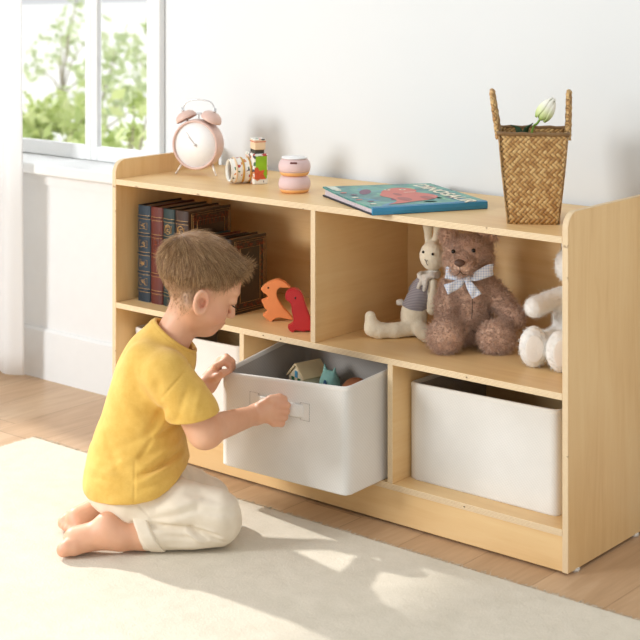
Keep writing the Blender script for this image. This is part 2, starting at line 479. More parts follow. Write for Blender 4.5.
# ------------------------------------------------------------------ the shelf
W, T, H, DP, Z0 = 1.1073, .01157, .60, .315, .004
ZT, ZM, ZB = .56, .30, .0745
shelf = empty('storage_shelf', (0,0,0), 0, 'low birch plywood shelf with two open compartments above three bin compartments, against the wall', 'shelf')
def board(name, x0, x1, y0, y1, z0, z1, thin, face, bev=.0008):
    c = Vector(((x0+x1)/2, (y0+y1)/2, (z0+z1)/2)); bm = bmesh.new()
    box(bm, x0-c.x, x1-c.x, y0-c.y, y1-c.y, z0-c.z, z1-c.z, bev=bev)
    k = 'xyz'.index(thin)
    for f in bm.faces: f.material_index = 0 if abs(f.normal[k]) > .7 else 1
    o = obj(name, bm, [face, {'x': EX, 'y': EY, 'z': EZ}[thin]], shelf); o.location = c; return o
def side(x0):
    bm = bmesh.new(); r = .028; pts = [(0,Z0),(DP,Z0),(DP,H)]
    for i in range(9):
        a = PI/2+PI/2*i/8; pts.append((r+r*math.cos(a), H-r+r*math.sin(a)))
    prism(bm, [(p[0]-.15, p[1]-.3) for p in pts], 'x', -T/2, T/2, bev=.0008)
    for f in bm.faces: f.material_index = 0 if abs(f.normal.x) > .7 else 1
    o = obj('side_panel', bm, [BZ, EX], shelf); o.location = (x0+T/2, .15, .3)
side(0); side(W-T)
board('top_shelf', T, W-T, 0, DP, ZT-T, ZT, 'z', BX)
board('middle_shelf', T, W-T, 0, .292, ZM-T, ZM, 'z', BX)
board('bottom_shelf', T, W-T, 0, .292, ZB-T, ZB, 'z', BX)
board('plinth', T, W-T, .002, .002+T, Z0, ZB-T, 'y', BX)
board('back_panel', T, W-T, .292, .299, Z0+.01, ZT-T, 'y', BX)
board('divider', .5494, .5494+T, .0005, .292, ZM, ZT-T, 'x', BY)
board('divider', .3666, .3666+T, .0005, .292, ZB, ZM-T, 'x', BY)
board('divider', .7318, .7318+T, .0005, .292, ZB, ZM-T, 'x', BY)
PAD = flat('clear_pad', (225,220,210), .3)
for x in (T/2, W-T/2):
    for y in (.03, .235):
        bm = bmesh.new(); lathe(bm, [(.009,0),(.009,.0045),(.007,.0055)], 16, Matrix.Translation((x, y, 0))); obj('foot_pad', bm, PAD, shelf, True)
SCREW = flat('screw_hole', (96,70,46), .6)
for x, z in ((.475,ZM-T/2), (.905,ZM-T/2), (.90,ZB-T/2), (.43,ZM-T/2)):
    bm = bmesh.new(); ball(bm, (x, -.0002, z), (.0016,.0006,.0013)); obj('nail_mark', bm, SCREW, shelf)
# ------------------------------------------------------------------ fabric storage bins
def fabric(name, c1, c2, sc=700, b=.0005):
    m = NT(name); v = m.coords((1,1,1))
    w1 = m.n('ShaderNodeTexWave', bands_direction='Z'); m.l(v, w1.inputs[0]); w1.inputs['Scale'].default_value = sc/6.28; w1.inputs['Distortion'].default_value = .6
    w2 = m.n('ShaderNodeTexWave', bands_direction='DIAGONAL'); m.l(v, w2.inputs[0]); w2.inputs['Scale'].default_value = sc/7.5; w2.inputs['Distortion'].default_value = .6
    n = m.noise(v, 9, 3); h = m.math('ADD', w1.outputs['Fac'], w2.outputs['Fac'])
    f = m.math('ADD', m.math('MULTIPLY', h, .14), m.math('MULTIPLY', n, .6))
    m.set(Base_Color=m.ramp(f, [(.3, lin(*c1)), (.75, lin(*c2))]), Roughness=.92, Sheen_Weight=.1)
    m.bump(h, b, .14); return m.m
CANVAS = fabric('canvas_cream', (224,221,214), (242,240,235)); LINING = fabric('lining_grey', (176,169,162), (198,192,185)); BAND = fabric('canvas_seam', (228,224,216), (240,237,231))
THREAD = flat('grey_thread', (150,146,142), .9)
def bin_(loc, rz, w, d, hts, bulge, label, handle):
    """hts = rim height at front left, front right, back right, back left"""
    root = empty('storage_bin', loc, rz, label, 'storage bin', 'cream fabric storage bins')
    t = .0028; N = 20; M = 14; r = .006
    def loop(inset, w=w, d=d):
        P = []; cs = [(-w/2,-d/2), (w/2,-d/2), (w/2,d/2), (-w/2,d/2)]
        for s in range(4):
            a, b = cs[s], cs[(s+1) % 4]
            nrm = [(0,1), (-1,0), (0,-1), (1,0)][s]
            for i in range(N):
                u = i/N; q = math.sin(PI*u)
                e = min(u, 1-u)*(w if s % 2 == 0 else d)
                c = r*max(0, 1-e/r)**2*.4 if e < r else 0
                P.append((a[0]+(b[0]-a[0])*u, a[1]+(b[1]-a[1])*u, nrm, q, s, u, c))
        return P
    def ring(inset, f):
        out = []
        for x, y, nm, q, s, u, c in loop(inset):
            hh = hts[s]+(hts[(s+1) % 4]-hts[s])*u
            z = hh*f
            bl = bulge[s]*q*math.sin(PI*min(1, f*.9+.1))*(.35+.65*f)
            xx = x+nm[0]*(inset+bl+c); yy = y+nm[1]*(inset+bl+c)
            if u == 0:
                pn = [(0,1), (-1,0), (0,-1), (1,0)][(s-1) % 4]; xx += pn[0]*(inset+r*.3)+nm[0]*r*.3; yy += pn[1]*(inset+r*.3)+nm[1]*r*.3
            elif u < .06 and False: pass
            out.append((xx, yy, z))
        return out
    def shell(bm, i0, fs, flip, close):
        R = [[bm.verts.new(p) for p in ring(i0, f)] for f in fs]
        for a, b in zip(R, R[1:]):
            n = len(a)
            for i in range(n):
                q = (a[i], a[(i+1) % n], b[(i+1) % n], b[i]); bm.faces.new(q[::-1] if flip else q)
        if close: bm.faces.new(R[0] if flip else R[0][::-1])
        return R
    fs = [0, .015]+[i/M for i in range(1, M+1)]
    bm = bmesh.new(); A = shell(bm, 0, fs, False, True)
    obj('fabric_body', bm, CANVAS, root, True)
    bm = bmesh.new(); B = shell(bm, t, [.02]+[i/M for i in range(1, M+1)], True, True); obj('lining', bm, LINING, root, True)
    a, b = ring(-.0006, 1), ring(t+.0004, 1); bm = bmesh.new()                   # rolled hem
    n = len(a); a2, b2 = ring(-.0006, .965), ring(t+.0004, .965)
    top = [((p[0]+q[0])/2, (p[1]+q[1])/2, p[2]+.0022) for p, q in zip(a, b)]
    V = [[bm.verts.new(p) for p in L] for L in (a2, a, top, b, b2)]
    for P, Q in zip(V, V[1:]):
        for i in range(n): bm.faces.new((P[i], P[(i+1) % n], Q[(i+1) % n], Q[i]))
    obj('hem', bm, BAND, root, True)
    if handle:
        cx, hz, hw = handle
        bm = bmesh.new(); yb = -d/2-.0012
        pts = spline([(-hw/2,yb,hz), (-hw/2+.008,yb-.002,hz), (-hw*.28,yb-.009,hz+.002), (0,yb-.014,hz+.003), (hw*.28,yb-.009,hz+.002), (hw/2-.008,yb-.002,hz), (hw/2,yb,hz)], 6)
        for sgn in (0,):
            R = []
            for p in pts: R.append([bm.verts.new((cx+p[0], p[1]+k, p[2]+dz)) for k, dz in ((0,-.0125), (-.001,-.0105), (-.0016,0), (-.001,.0105), (0,.0125), (.0012,0))])
            for P, Q in zip(R, R[1:]):
                for j in range(6): bm.faces.new((P[j], P[(j+1) % 6], Q[(j+1) % 6], Q[j]))
            bm.faces.new(R[0]); bm.faces.new(R[-1][::-1])
        bmesh.ops.recalc_face_normals(bm, faces=bm.faces)
        h = obj('handle', bm, BAND, root, True)
        for sx in (-1, 1):
            x = cx+sx*(hw/2+.004); bm = bmesh.new(); box(bm, x-.012,x+.012,yb-.0006,yb+.0012,hz-.017,hz+.017,bev=.0005); p = obj('handle_patch', bm, BAND, root)
            bm = bmesh.new(); q = .0105
            tube(bm, [(x-q,yb-.0009,hz-.0155), (x+q,yb-.0009,hz-.0155), (x+q,yb-.0009,hz+.0155), (x-q,yb-.0009,hz+.0155)], .0004, 4, closed=True); obj('stitching', bm, THREAD, p)
    return root
bin_((.1775,.172,ZB), 0, .308, .262, (.166,.172,.17,.17), (.004,.003,.002,.003), 'cream fabric bin in the left compartment, half hidden behind the boy', None)
bin_((.9040,.176,ZB), 0, .312, .262, (.174,.179,.172,.172), (.002,.003,.002,.003), 'cream fabric bin pushed into the compartment at the right end of the shelf', None)
bin_((.572,.018,ZB+.001), math.radians(2.5), .293, .262, (.172,.190,.203,.205), (-.003,.002,.002,.006), 'cream fabric bin pulled half out of the middle compartment by the boy', (-.005, .133, .11))

# ------------------------------------------------------------------ toys in the pulled-out bin
CREAMW = flat('cream_wood', (240,226,194), .6); ROOF = flat('ochre_roof', (228,204,160), .6)
TEAL = flat('teal_felt', (150,200,190), .85, var=.15, scale=60); NAVY = flat('navy_blue', (40,84,122), .6); REDP = flat('red_paint', (196,72,52), .5); GREENP = flat('green_paint', (56,110,72), .5); BROWN = flat('terracotta_brown', (190,122,82), .8, var=.15); ORNG = flat('orange_brown_paint', (150,92,40), .5); SKY = flat('sky_blue_paint', (92,160,196), .5)
bz = ZB+.0075
h = empty('toy_house', (.497,.054,bz), math.radians(-102), 'cream wooden toy house with painted green windows inside the pulled-out bin', 'toy house')
bm = bmesh.new(); prism(bm, [(-.028,0),(.028,0),(.028,.128),(0,.150),(-.028,.128)], 'x', -.032, .032, bev=.0015); obj('body', bm, CREAMW, h); h.scale = (.86,.86,1.06)
for sg in (-1, 1):
    bm = bmesh.new(); box(bm, -.036,.036,-.001,.038,0,.004,bev=.001,M=Matrix.Translation((0,0,.1505)) @ Matrix.Scale(sg, 4, (0,1,0)) @ Matrix.Rotation(-math.atan2(.022,.028), 4, 'X')); bmesh.ops.recalc_face_normals(bm, faces=bm.faces)
    obj('roof', bm, ROOF, h)
for x, z, mt in ((-.017,.129,GREENP), (-.003,.129,GREENP), (.015,.126,REDP), (.015,.110,SKY), (-.012,.112,ORNG)):
    bm = bmesh.new(); w = .009 if mt is ORNG else .0048; box(bm, x-w,x+w,-.0292,-.0278,z-.0055,z+.0055,bev=.0006); obj('painted_window', bm, mt, h)
for y, z, mt in ((-.012,.122,GREENP), (.010,.122,GREENP), (0,.106,ORNG), (0,.134,SKY)):
    for sx in (-1, 1):
        bm = bmesh.new(); box(bm, sx*.0324-.0008,sx*.0324+.0008,y-.005,y+.005,z-.006,z+.006,bev=.0005); obj('painted_window', bm, mt, h)
F = Field((-.05,-.04,-.002), (.05,.04,.155), .0018)
F.ell((0,0,.05), (.034,.026,.052), k=.01); F.ell((0,0,.112), (.029,.021,.024), k=.016)
for s in (-1, 1): F.cone((s*.016,0,.128), (s*.021,0,.142), .007, .002, .006); F.cone((s*.026,-.005,.075), (s*.037,-.012,.06), .009, .007, .006)
F.cone((0,0,.006), (0,0,.012), .022, .022, .01)
t = empty('plush_cat', (.559,.046,bz), math.radians(-12), 'small teal toy with pointed ears and dark blue spots inside the pulled-out bin', 'toy'); t.scale = (.76,.9,1.16)
field_obj('body', F, TEAL, t)
for x, z, q in ((.010,.116,.007), (-.012,.108,.004), (.004,.097,.0035), (.02,.09,.005)):
    bm = bmesh.new(); ball(bm, (x, -.0195-.003*(z < .1), z), (q,.002,q*1.1)); obj('spot', bm, NAVY, t)
o = empty('toy_block', (.624,.046,bz), .2, 'plain wooden block under the brown ball in the pulled-out bin', 'toy block')
newbox('block', (-.03,.03,-.03,.03,0,.102), CREAMW, o, bev=.003)
bm = bmesh.new(); ball(bm, (0,0,0), (.030,.028,.026), u=24, v=16)
bl = obj('toy_ball', bm, BROWN, None, True); bl.location = (.624,.046,bz+.102+.0258); tag(bl, 'round brown toy ball near the right corner of the pulled-out bin', 'toy ball')

# ------------------------------------------------------------------ alarm clock
PINK = flat('blush_pink_metal', (224,190,176), .38, var=.015); DIAL = flat('clock_dial', (252,251,248), .45, var=.005); CHROME = flat('chrome', (215,215,215), .25, .9); PALEM = flat('pale_satin_metal', (232,220,206), .35, .3); HANDM = flat('pale_clock_hand', (214,206,200), .5)
ck = empty('alarm_clock', (.092,.168,ZT), math.radians(25), 'round blush-pink twin-bell alarm clock at the left end of the shelf top', 'alarm clock')
ck.rotation_euler = (0,0,math.radians(20))
RX = Matrix.Rotation(PI/2, 4, 'X'); cz = .0655; CT = Matrix.Translation((0,0,cz)) @ RX        # local z -> -y (front)
bm = bmesh.new(); lathe(bm, [(0,-.030),(.030,-.030),(.044,-.026),(.052,-.016),(.0545,0),(.0545,.014),(.0535,.021),(.0515,.0235),(.0490,.0225),(.0485,.018),(0,.018)], 64, CT); obj('body', bm, PINK, ck, True)
bm = bmesh.new(); lathe(bm, [(0,.0181),(.0484,.0181),(.0484,.0188),(0,.0190)], 64, CT); dl = obj('dial', bm, DIAL, ck, True)
def hand(L, w, a, y):
    bm = bmesh.new(); box(bm, -w/2,w/2,y-.0004,y+.0004,-.006,L,bev=.0002,M=Matrix.Translation((0,0,cz)) @ Matrix.Rotation(a, 4, 'Y')); obj('clock_hand', bm, HANDM, ck)
hand(.034,.0011,math.radians(-38),-.0200); hand(.024,.0016,math.radians(-44),-.0208)
bm = bmesh.new(); lathe(bm, [(0,.0188),(.0028,.0188),(.0028,.0222),(0,.0226)], 16, CT); obj('hub', bm, HANDM, ck, True)
for s in (-1, 1):
    A = Matrix.Translation((s*.0285,-.001,cz+.0535)) @ Matrix.Rotation(s*math.radians(27), 4, 'Y')
    bm = bmesh.new(); lathe(bm, [(.0232,-.001),(.0240,0),(.0232,.005),(.020,.011),(.013,.0155),(.005,.0172),(0,.0175),(0,.0160),(.012,.014),(.0185,.0098),(.0218,.004),(.0226,0)], 36, A, cap=False); obj('bell', bm, PINK, ck, True)
    bm = bmesh.new(); lathe(bm, [(0,-.012),(.0022,-.012),(.0022,.018),(.0032,.0185),(.0032,.022),(.0018,.0235),(.0018,.027),(0,.0275)], 14, A); obj('bell_post', bm, CHROME, ck, True)
    bm = bmesh.new(); tube(bm, [(s*.0335,-.008,cz-.040), (s*.047,-.016,.0025)], [.0030,.0022], 10); ball(bm, (s*.0472,-.016,.0027), .0027); obj('leg', bm, PALEM, ck, True)
bm = bmesh.new(); pts = spline([(-.037,0,cz+.070), (-.036,0,cz+.080), (-.026,0,cz+.092), (0,0,cz+.096), (.026,0,cz+.092), (.036,0,cz+.080), (.037,0,cz+.070)], 6)
tube(bm, pts, .0015, 8); obj('carry_handle', bm, CHROME, ck, True)
bm = bmesh.new(); tube(bm, [(0,0,cz+.052), (0,0,cz+.066)], .0013, 8); box(bm, -.006,.006,-.003,.003,cz+.064,cz+.068,bev=.001); obj('hammer', bm, CHROME, ck)

# ------------------------------------------------------------------ toy camera with a printed pattern
PR = NT('printed_pattern'); v = PR.coords((1,1,1)); vo = PR.n('ShaderNodeTexVoronoi', distance='CHEBYCHEV'); PR.l(v, vo.inputs['Vector']); vo.inputs['Scale'].default_value = 150
sp = PR.n('ShaderNodeSeparateColor'); PR.l(vo.outputs['Color'], sp.inputs[0])
rp = PR.n('ShaderNodeValToRGB'); rp.color_ramp.interpolation = 'CONSTANT'; e = rp.color_ramp.elements
e[0].color = lin(240,236,226); e[1].position = .58; e[1].color = lin(244,240,232)
for p, c in ((.70,(222,150,100)), (.79,(90,130,90)), (.85,(190,70,60)), (.91,(70,70,76)), (.95,(240,236,226))):
    q = e.new(p); q.color = lin(*c)
PR.l(sp.outputs[0], rp.inputs[0]); PR.set(Base_Color=rp.outputs[0], Roughness=.4); PR = PR.m
CREAMG = flat('cream_gloss', (238,232,218), .35); LIME = flat('lime_green_print', (150,196,40), .4, var=.15); REDO = flat('orange_red_print', (206,92,54), .4, var=.2, scale=120); DARKG = flat('dark_olive', (72,70,58), .5); GOLD = flat('gold_trim', (206,160,84), .3, .6); GLS = flat('lens_grey', (112,102,92), .2); WOODL = flat('pale_peach', (236,206,168), .5)
tc = empty('toy_camera', (.275,.150,ZT), math.radians(-30), 'small toy camera covered in colourful printed pattern beside the pink alarm clock', 'toy camera')
newbox('body', (-.029,.029,-.015,.017,0,.063), PR, tc, bev=.003)
newbox('side_print', (.0288,.0296,-.010,.014,.012,.058), LIME, tc, bev=.0003)
bm = bmesh.new(); prism(bm, [(-.0125,.011),(.012,.011),(.006,.022),(.009,.030),(-.002,.028),(-.006,.036),(-.0125,.034)], 'x', .0294, .0301); obj('side_print', bm, REDO, tc)
lx, lz = -.003, .0275; LM = Matrix.Translation((lx,-.015,lz)) @ RX
bm = bmesh.new(); lathe(bm, [(.0255,0),(.0262,.004),(.0262,.016),(.0250,.018),(.0262,.020),(.0262,.030),(.0245,.032),(.0240,.039),(.0228,.041)], 40, LM, cap=False); obj('lens_barrel', bm, PR, tc, True)
for z in (.003, .018, .033):
    bm = bmesh.new(); lathe(bm, [(.0262,z-.0022),(.0272,z-.0012),(.0272,z+.0012),(.0262,z+.0022)], 40, LM, cap=False); obj('lens_ring', bm, GOLD if z < .03 else WOODL, tc, True)
bm = bmesh.new(); lathe(bm, [(.0232,.0405),(.0236,.043),(.0222,.044),(.0205,.039),(.0195,.036)], 40, LM, cap=False); obj('lens_rim', bm, CREAMG, tc, True)
bm = bmesh.new(); lathe(bm, [(.0205,.0390),(.012,.0405),(0,.0412)], 40, LM, cap=False); obj('lens_glass', bm, GLS, tc, True)
newbox('hot_shoe', (.001,.024,-.010,.010,.0625,.071), DARKG, tc, bev=.001)
newbox('flash_unit', (-.003,.028,-.012,.012,.071,.092), WOODL, tc, bev=.002)
newbox('flash_stripe', (-.0035,.0285,-.0125,.0125,.0905,.0935), PR, tc, bev=.001)
newbox('flash_stripe', (-.0036,.0286,-.0126,.0126,.0870,.0885), REDP, tc, bev=.0004)
bm = bmesh.new(); lathe(bm, [(.006,.0625),(.006,.068),(.005,.069)], 20, Matrix.Translation((-.019,0,0))); obj('shutter_dial', bm, DARKG, tc, True)

# ------------------------------------------------------------------ two stacked pink pots
BLUSH = flat('blush_lilac_ceramic', (226,196,192), .5, var=.03); PEACH = flat('peach_base', (238,178,112), .45); LIDW = flat('white_lid', (244,242,240), .4); HOLE = flat('dark_red_opening', (110,60,56), .6)
def pot(z, top):
    r = empty('pink_pot', (.4236,.100,z), .3, 'lower rounded pink pot with an orange base, under the other one' if not top else 'upper rounded pink pot with a white lid and orange base', 'pot', 'stacked pink pots')
    bm = bmesh.new(); lathe(bm, [(.024,0),(.0268,.0015),(.0290,.0045),(.0300,.0075)], 40, cap=True); obj('base', bm, PEACH, r, True)
    bm = bmesh.new(); lathe(bm, [(.0299,.0075),(.0318,.013),(.0322,.019),(.0305,.026),(.0265,.0315),(.0225,.0335)], 40); obj('body', bm, BLUSH, r, True)
    if top:
        bm = bmesh.new(); lathe(bm, [(.0200,.0335),(.0255,.0338),(.0262,.0352),(.0250,.0366),(0,.0375)], 40); obj('lid', bm, LIDW, r, True)
        bm = bmesh.new(); box(bm, -.007,.007,-.0312,-.0285,.0255,.0293,bev=.0012,M=Matrix.Rotation(.35, 4, 'Z')); obj('opening', bm, HOLE, r)
    return r
pot(ZT, False); pot(ZT+.0337, True)

# ------------------------------------------------------------------ picture book on the shelf top
TEALC = NT('teal_cover'); n1 = TEALC.noise(TEALC.coords((1,1,1)), 16, 3, .5, 1.0)
TEALC.set(Base_Color=TEALC.ramp(n1, [(.3, lin(34,92,104)), (.46, lin(46,134,132)), (.56, lin(92,164,142)), (.7, lin(60,140,170))]), Roughness=.35); TEALC = TEALC.m
SPB = flat('blue_spine', (58,138,178), .35); PAGE = flat('page_paper', (206,192,196), .8, var=.15, scale=400); CORAL = flat('coral_red_print', (206,92,78), .35); CORD = flat('dark_coral_print', (160,62,58), .35); CRM = flat('cream_print', (240,232,208), .4); PLUM = flat('plum_print', (112,64,96), .4); INK = flat('dark_print', (24,34,48), .4); MINT = flat('mint_print', (134,196,160), .4); STICK = flat('pale_label_print', (214,222,208), .5)
BW, BH, BT = .252, .230, .0145                                          # across pages, along the spine
pb = empty('picture_book', (.7235,-.0330,ZT), 0, 'large teal picture book with a red dinosaur cover lying flat on the shelf top', 'picture book')
ang = math.radians(60.5)                                             # spine runs along +X of the book frame
pb.rotation_euler = (0,0,ang)
def curl(x, y, z):                                                      # fore edge lifts slightly near the front corner
    return (x, y, z+.006*max(0, (y/BW-.45))**1.6*(1-x/BH)*2*(1 if z > .004 else .0))
def slab(name, x0, x1, y0, y1, z0, z1, mt, par):
    bm = bmesh.new(); n = 14; T_ = []; B_ = []
    for j in range(n+1):
        y = y0+(y1-y0)*j/n; R1 = []; R2 = []
        for i in range(5):
            x = x0+(x1-x0)*i/4; R1.append(bm.verts.new(curl(x, y, z1))); R2.append(bm.verts.new(curl(x, y, z0)))
        T_.append(R1); B_.append(R2)
    for j in range(n):
        for i in range(4):
            bm.faces.new((T_[j][i], T_[j][i+1], T_[j+1][i+1], T_[j+1][i])); bm.faces.new((B_[j][i], B_[j+1][i], B_[j+1][i+1], B_[j][i+1]))
        bm.faces.new((T_[j][0], T_[j+1][0], B_[j+1][0], B_[j][0])); bm.faces.new((T_[j][4], B_[j][4], B_[j+1][4], T_[j+1][4]))
    for i in range(4):
        bm.faces.new((T_[0][i], B_[0][i], B_[0][i+1], T_[0][i+1])); bm.faces.new((T_[n][i], T_[n][i+1], B_[n][i+1], B_[n][i]))
    return obj(name, bm, mt, par)
slab('back_cover', 0,BH,.0,BW, .0002,.0032, INK, pb)
slab('pages', .003,BH-.003,.002,BW-.005, .0030,BT-.003, PAGE, pb)
cv = slab('front_cover', 0,BH,.004,BW, BT-.003,BT, TEALC, pb)
bm = bmesh.new(); prism(bm, [(.004,.0002),(-.001,.001),(-.002,BT*.5),(-.001,BT-.0008),(.004,BT)], 'x', 0, BH); obj('spine', bm, SPB, pb)
bm = bmesh.new(); box(bm, 0,BH,.004,.011,BT+.0001,BT+.0003); obj('spine_band', bm, SPB, cv)
def printed(name, poly, mt, dz=.0004):
    """flat printed shape on the cover, given in cover units: u along the spine 0..1, v away from it 0..1"""
    bm = bmesh.new(); vs_ = [bm.verts.new(curl(p[0]*BH, p[1]*BW, BT)) for p in poly]
    for v_ in vs_: v_.co.z += dz
    f = bm.faces.new(vs_)
    if f.normal.z < 0: f.normal_flip()
    bmesh.ops.triangulate(bm, faces=[f]); return obj(name, bm, mt, cv)
def blob(cx, cy, rx, ry, n=24, a=0, w=.0, k=3):
    return [(cx+math.cos(a)*rx*math.cos(t)*(1+w*math.sin(k*t))-math.sin(a)*ry*math.sin(t)*(1+w*math.sin(k*t)), cy+math.sin(a)*rx*math.cos(t)*(1+w*math.sin(k*t))+math.cos(a)*ry*math.sin(t)*(1+w*math.sin(k*t))) for t in [2*PI*i/n for i in range(n)]]
rs = random.Random(5)
for i in range(16):
    printed('printed_leaf', blob(rs.uniform(.1,.9), rs.uniform(.12,.9), rs.uniform(.05,.13), rs.uniform(.02,.05), 12, rs.uniform(0,3)), [MINT, SPB, PLUM, MINT][i % 4], .0002)
# the red dinosaur lies across the cover: head to the fore edge, tail to the spine
body = [tuple(p) for p in spline([(.18,.10),(.30,.20),(.34,.34),(.30,.50),(.36,.62),(.42,.72),(.52,.80),(.62,.82),(.70,.76),(.70,.66),(.66,.58),(.72,.48),(.74,.36),(.68,.26),(.58,.20),(.46,.17),(.32,.12)], 4)]
printed('printed_dinosaur', body, CORAL, .0005)
for c in ((.42,.30,.05,.09), (.62,.30,.05,.08), (.46,.52,.03,.06)): printed('printed_dinosaur_shade', blob(*c), CORD, .0007)
for c in ((.60,.72,.030,.022), (.47,.74,.030,.022)): printed('printed_eye', blob(*c), CRM, .0008); printed('printed_pupil', blob(c[0], c[1], .012, .010), INK, .0010)
for i in range(5): printed('printed_tooth', [(.55+.02*i,.60),(.562+.02*i,.575),(.574+.02*i,.60)], CRM, .0008)
for i in range(7): printed('printed_flower', blob(.08+.03*math.sin(i*2), .16+.11*i, .028, .022, 14, 0, .25, 5), [CRM, PLUM, CORAL][i % 3], .0006)
printed('printed_label', [(.02,.84),(.10,.84),(.10,.98),(.02,.98)], STICK, .0008)
tx = bpy.data.curves.new('cover_title', 'FONT'); tx.body = 'DINOSAUR'; tx.size = .052; tx.extrude = .0002; tx.align_x = 'CENTER'; tx.offset = .0012
tx.materials.append(CRM); tmp = bpy.data.objects.new('tmp', tx); COL.objects.link(tmp); bpy.context.view_layer.update()
tme = bpy.data.meshes.new_from_object(tmp.evaluated_get(bpy.context.evaluated_depsgraph_get())); bpy.data.objects.remove(tmp)
to = bpy.data.objects.new('cover_title', tme); COL.objects.link(to); to.parent = cv; to.location = (BH*.80, BW*.46, BT+.0008); to.rotation_euler = (0,0,-PI/2); to.scale = (.92,.75,1)
# ------------------------------------------------------------------ woven basket with a tulip
WV = NT('woven_straw'); uvn = WV.n('ShaderNodeUVMap'); mp = WV.n('ShaderNodeMapping'); mp.inputs['Rotation'].default_value = (0,0,PI/4); WV.l(uvn.outputs[0], mp.inputs[0])
s = WV.n('ShaderNodeSeparateXYZ'); WV.l(mp.outputs[0], s.inputs[0])
cell = .0062
a = WV.math('DIVIDE', s.outputs[0], cell); b = WV.math('DIVIDE', s.outputs[1], cell)
fa, fb = WV.math('FRACT', a), WV.math('FRACT', b); ia, ib = WV.math('FLOOR', a), WV.math('FLOOR', b)
par = WV.math('LESS_THAN', WV.math('FLOORED_MODULO', WV.math('ADD', ia, ib), 3) if False else WV.math('MODULO', WV.math('ADD', WV.math('SUBTRACT', ia, ib), 400), 4), 1.5)
par.node.name = 'parity'
ra = WV.math('SINE', WV.math('MULTIPLY', fa, PI)); rb = WV.math('SINE', WV.math('MULTIPLY', fb, PI))
mx = WV.n('ShaderNodeMix', data_type='FLOAT'); WV.l(par, mx.inputs[0])
hA = WV.math('MULTIPLY', WV.math('POWER', ra, .45), WV.math('ADD', .72, WV.math('MULTIPLY', rb, .28)))
hB = WV.math('MULTIPLY', WV.math('POWER', rb, .45), WV.math('ADD', .72, WV.math('MULTIPLY', ra, .28)))
WV.l(hA, mx.inputs[2]); WV.l(hB, mx.inputs[3]); hh = mx.outputs[0]
wn = WV.n('ShaderNodeTexWhiteNoise', noise_dimensions='3D'); cb = WV.n('ShaderNodeCombineXYZ'); WV.l(ia, cb.inputs[0]); WV.l(ib, cb.inputs[1]); WV.l(cb.outputs[0], wn.inputs[0])
c1 = WV.ramp(WV.math('ADD', WV.math('MULTIPLY', wn.outputs['Value'], .6), WV.math('MULTIPLY', WV.noise(WV.coords((1,1,1)), 260, 3), .4)), [(.15, lin(158,112,58)), (.5, lin(192,148,88)), (.9, lin(220,184,124))])
gap = WV.math('LESS_THAN', hh, .50)
WV.set(Base_Color=WV.mix(WV.math('MULTIPLY', gap, .75), c1, lin(84,54,26)), Roughness=.55); WV.bump(hh, .0022, .9); WV = WV.m
bk = empty('woven_basket', (.9710,.1105,ZT), .556, 'tall square straw basket with two handles on the right of the shelf top', 'basket')
def basket_shell():
    bm = bmesh.new(); uv = bm.loops.layers.uv.new('uv'); N = 12; hgt = .158; prof = []
    def sec(f, ins):
        hw = .0455+.0155*f**1.3+.0022*math.sin(PI*f) - ins; r = .007; P = []
        for s_ in range(4):
            for i in range(N+1):
                u = i/N*2-1; x, y = hw*u, -hw
                e = max(0, abs(x)-(hw-r))/r; y += r*.5*e*e; x -= math.copysign(r*.3*e*e, x)
                for _ in range(s_): x, y = -y, x
                P.append((x, y, s_*2*hw+hw*(u+1)))
        return P
    def shell(ins, fs, flip):
        R = []
        for f in fs: R.append([(bm.verts.new((p[0], p[1], max(f*hgt, ins))), (p[2], f*hgt)) for p in sec(f, ins)])
        for A, B in zip(R, R[1:]):
            n = len(A)
            for i in range(n):
                j = (i+1) % n
                q = [A[i], A[j], B[j], B[i]]
                if flip: q = q[::-1]
                f_ = bm.faces.new([k[0] for k in q])
                for lp, k in zip(f_.loops, q):
                    lp[uv].uv = k[1] if not (j == 0 and k in (A[j], B[j])) else (k[1][0]+.5, k[1][1])
        f_ = bm.faces.new([k[0] for k in (R[0] if flip else R[0][::-1])])
        return R
    fs = [i/14 for i in range(15)]
    O = shell(0, fs, False); I = shell(.0032, fs, True)
    n = len(O[-1])
    for i in range(n):
        f_ = bm.faces.new((O[-1][i][0], O[-1][(i+1) % n][0], I[-1][(i+1) % n][0], I[-1][i][0]))
        for lp in f_.loops: lp[uv].uv = (lp.vert.co.x*3, lp.vert.co.y*3)
    bmesh.ops.remove_doubles(bm, verts=bm.verts, dist=.00001)
    return bm
obj('body', basket_shell(), WV, bk, True)
bm = bmesh.new(); uv = bm.loops.layers.uv.new('uv'); pts = []
for i in range(48):
    t = i/12; s_ = int(t); u = (t-s_)*2-1; x, y = .0602*u, -.0602
    for _ in range(s_): x, y = -y, x
    pts.append((x, y, .158+.0008*math.sin(i*1.9)))
tube(bm, pts, .0034, 8, closed=True); obj('rim', bm, WV, bk, True)
def strap(sx, lean):
    bm = bmesh.new(); uv = bm.loops.layers.uv.new('uv')
    pts = spline([(sx*.0600,-.034,.146), (sx*.0605+lean*.008,-.033,.158), (sx*.061+lean*.035,-.026,.190), (sx*.061+lean*.062,-.013,.219), (sx*.061+lean*.068,0,.227), (sx*.061+lean*.062,.013,.219), (sx*.061+lean*.035,.026,.190), (sx*.0605+lean*.008,.033,.158), (sx*.0600,.034,.146)], 6)
    R = tube(bm, pts, .0052, 10, flatten=(1,1))
    for f_ in bm.faces:
        for lp in f_.loops: lp[uv].uv = ((lp.vert.co.y+lp.vert.co.x)*1.2, lp.vert.co.z*1.2)
    for p in bm.verts: p.co += Vector((.0006*math.sin(p.co.z*700), .0006*math.cos(p.co.z*620), 0))
    obj('handle', bm, WV, bk, True)
strap(-1, -.16); strap(1, .02)
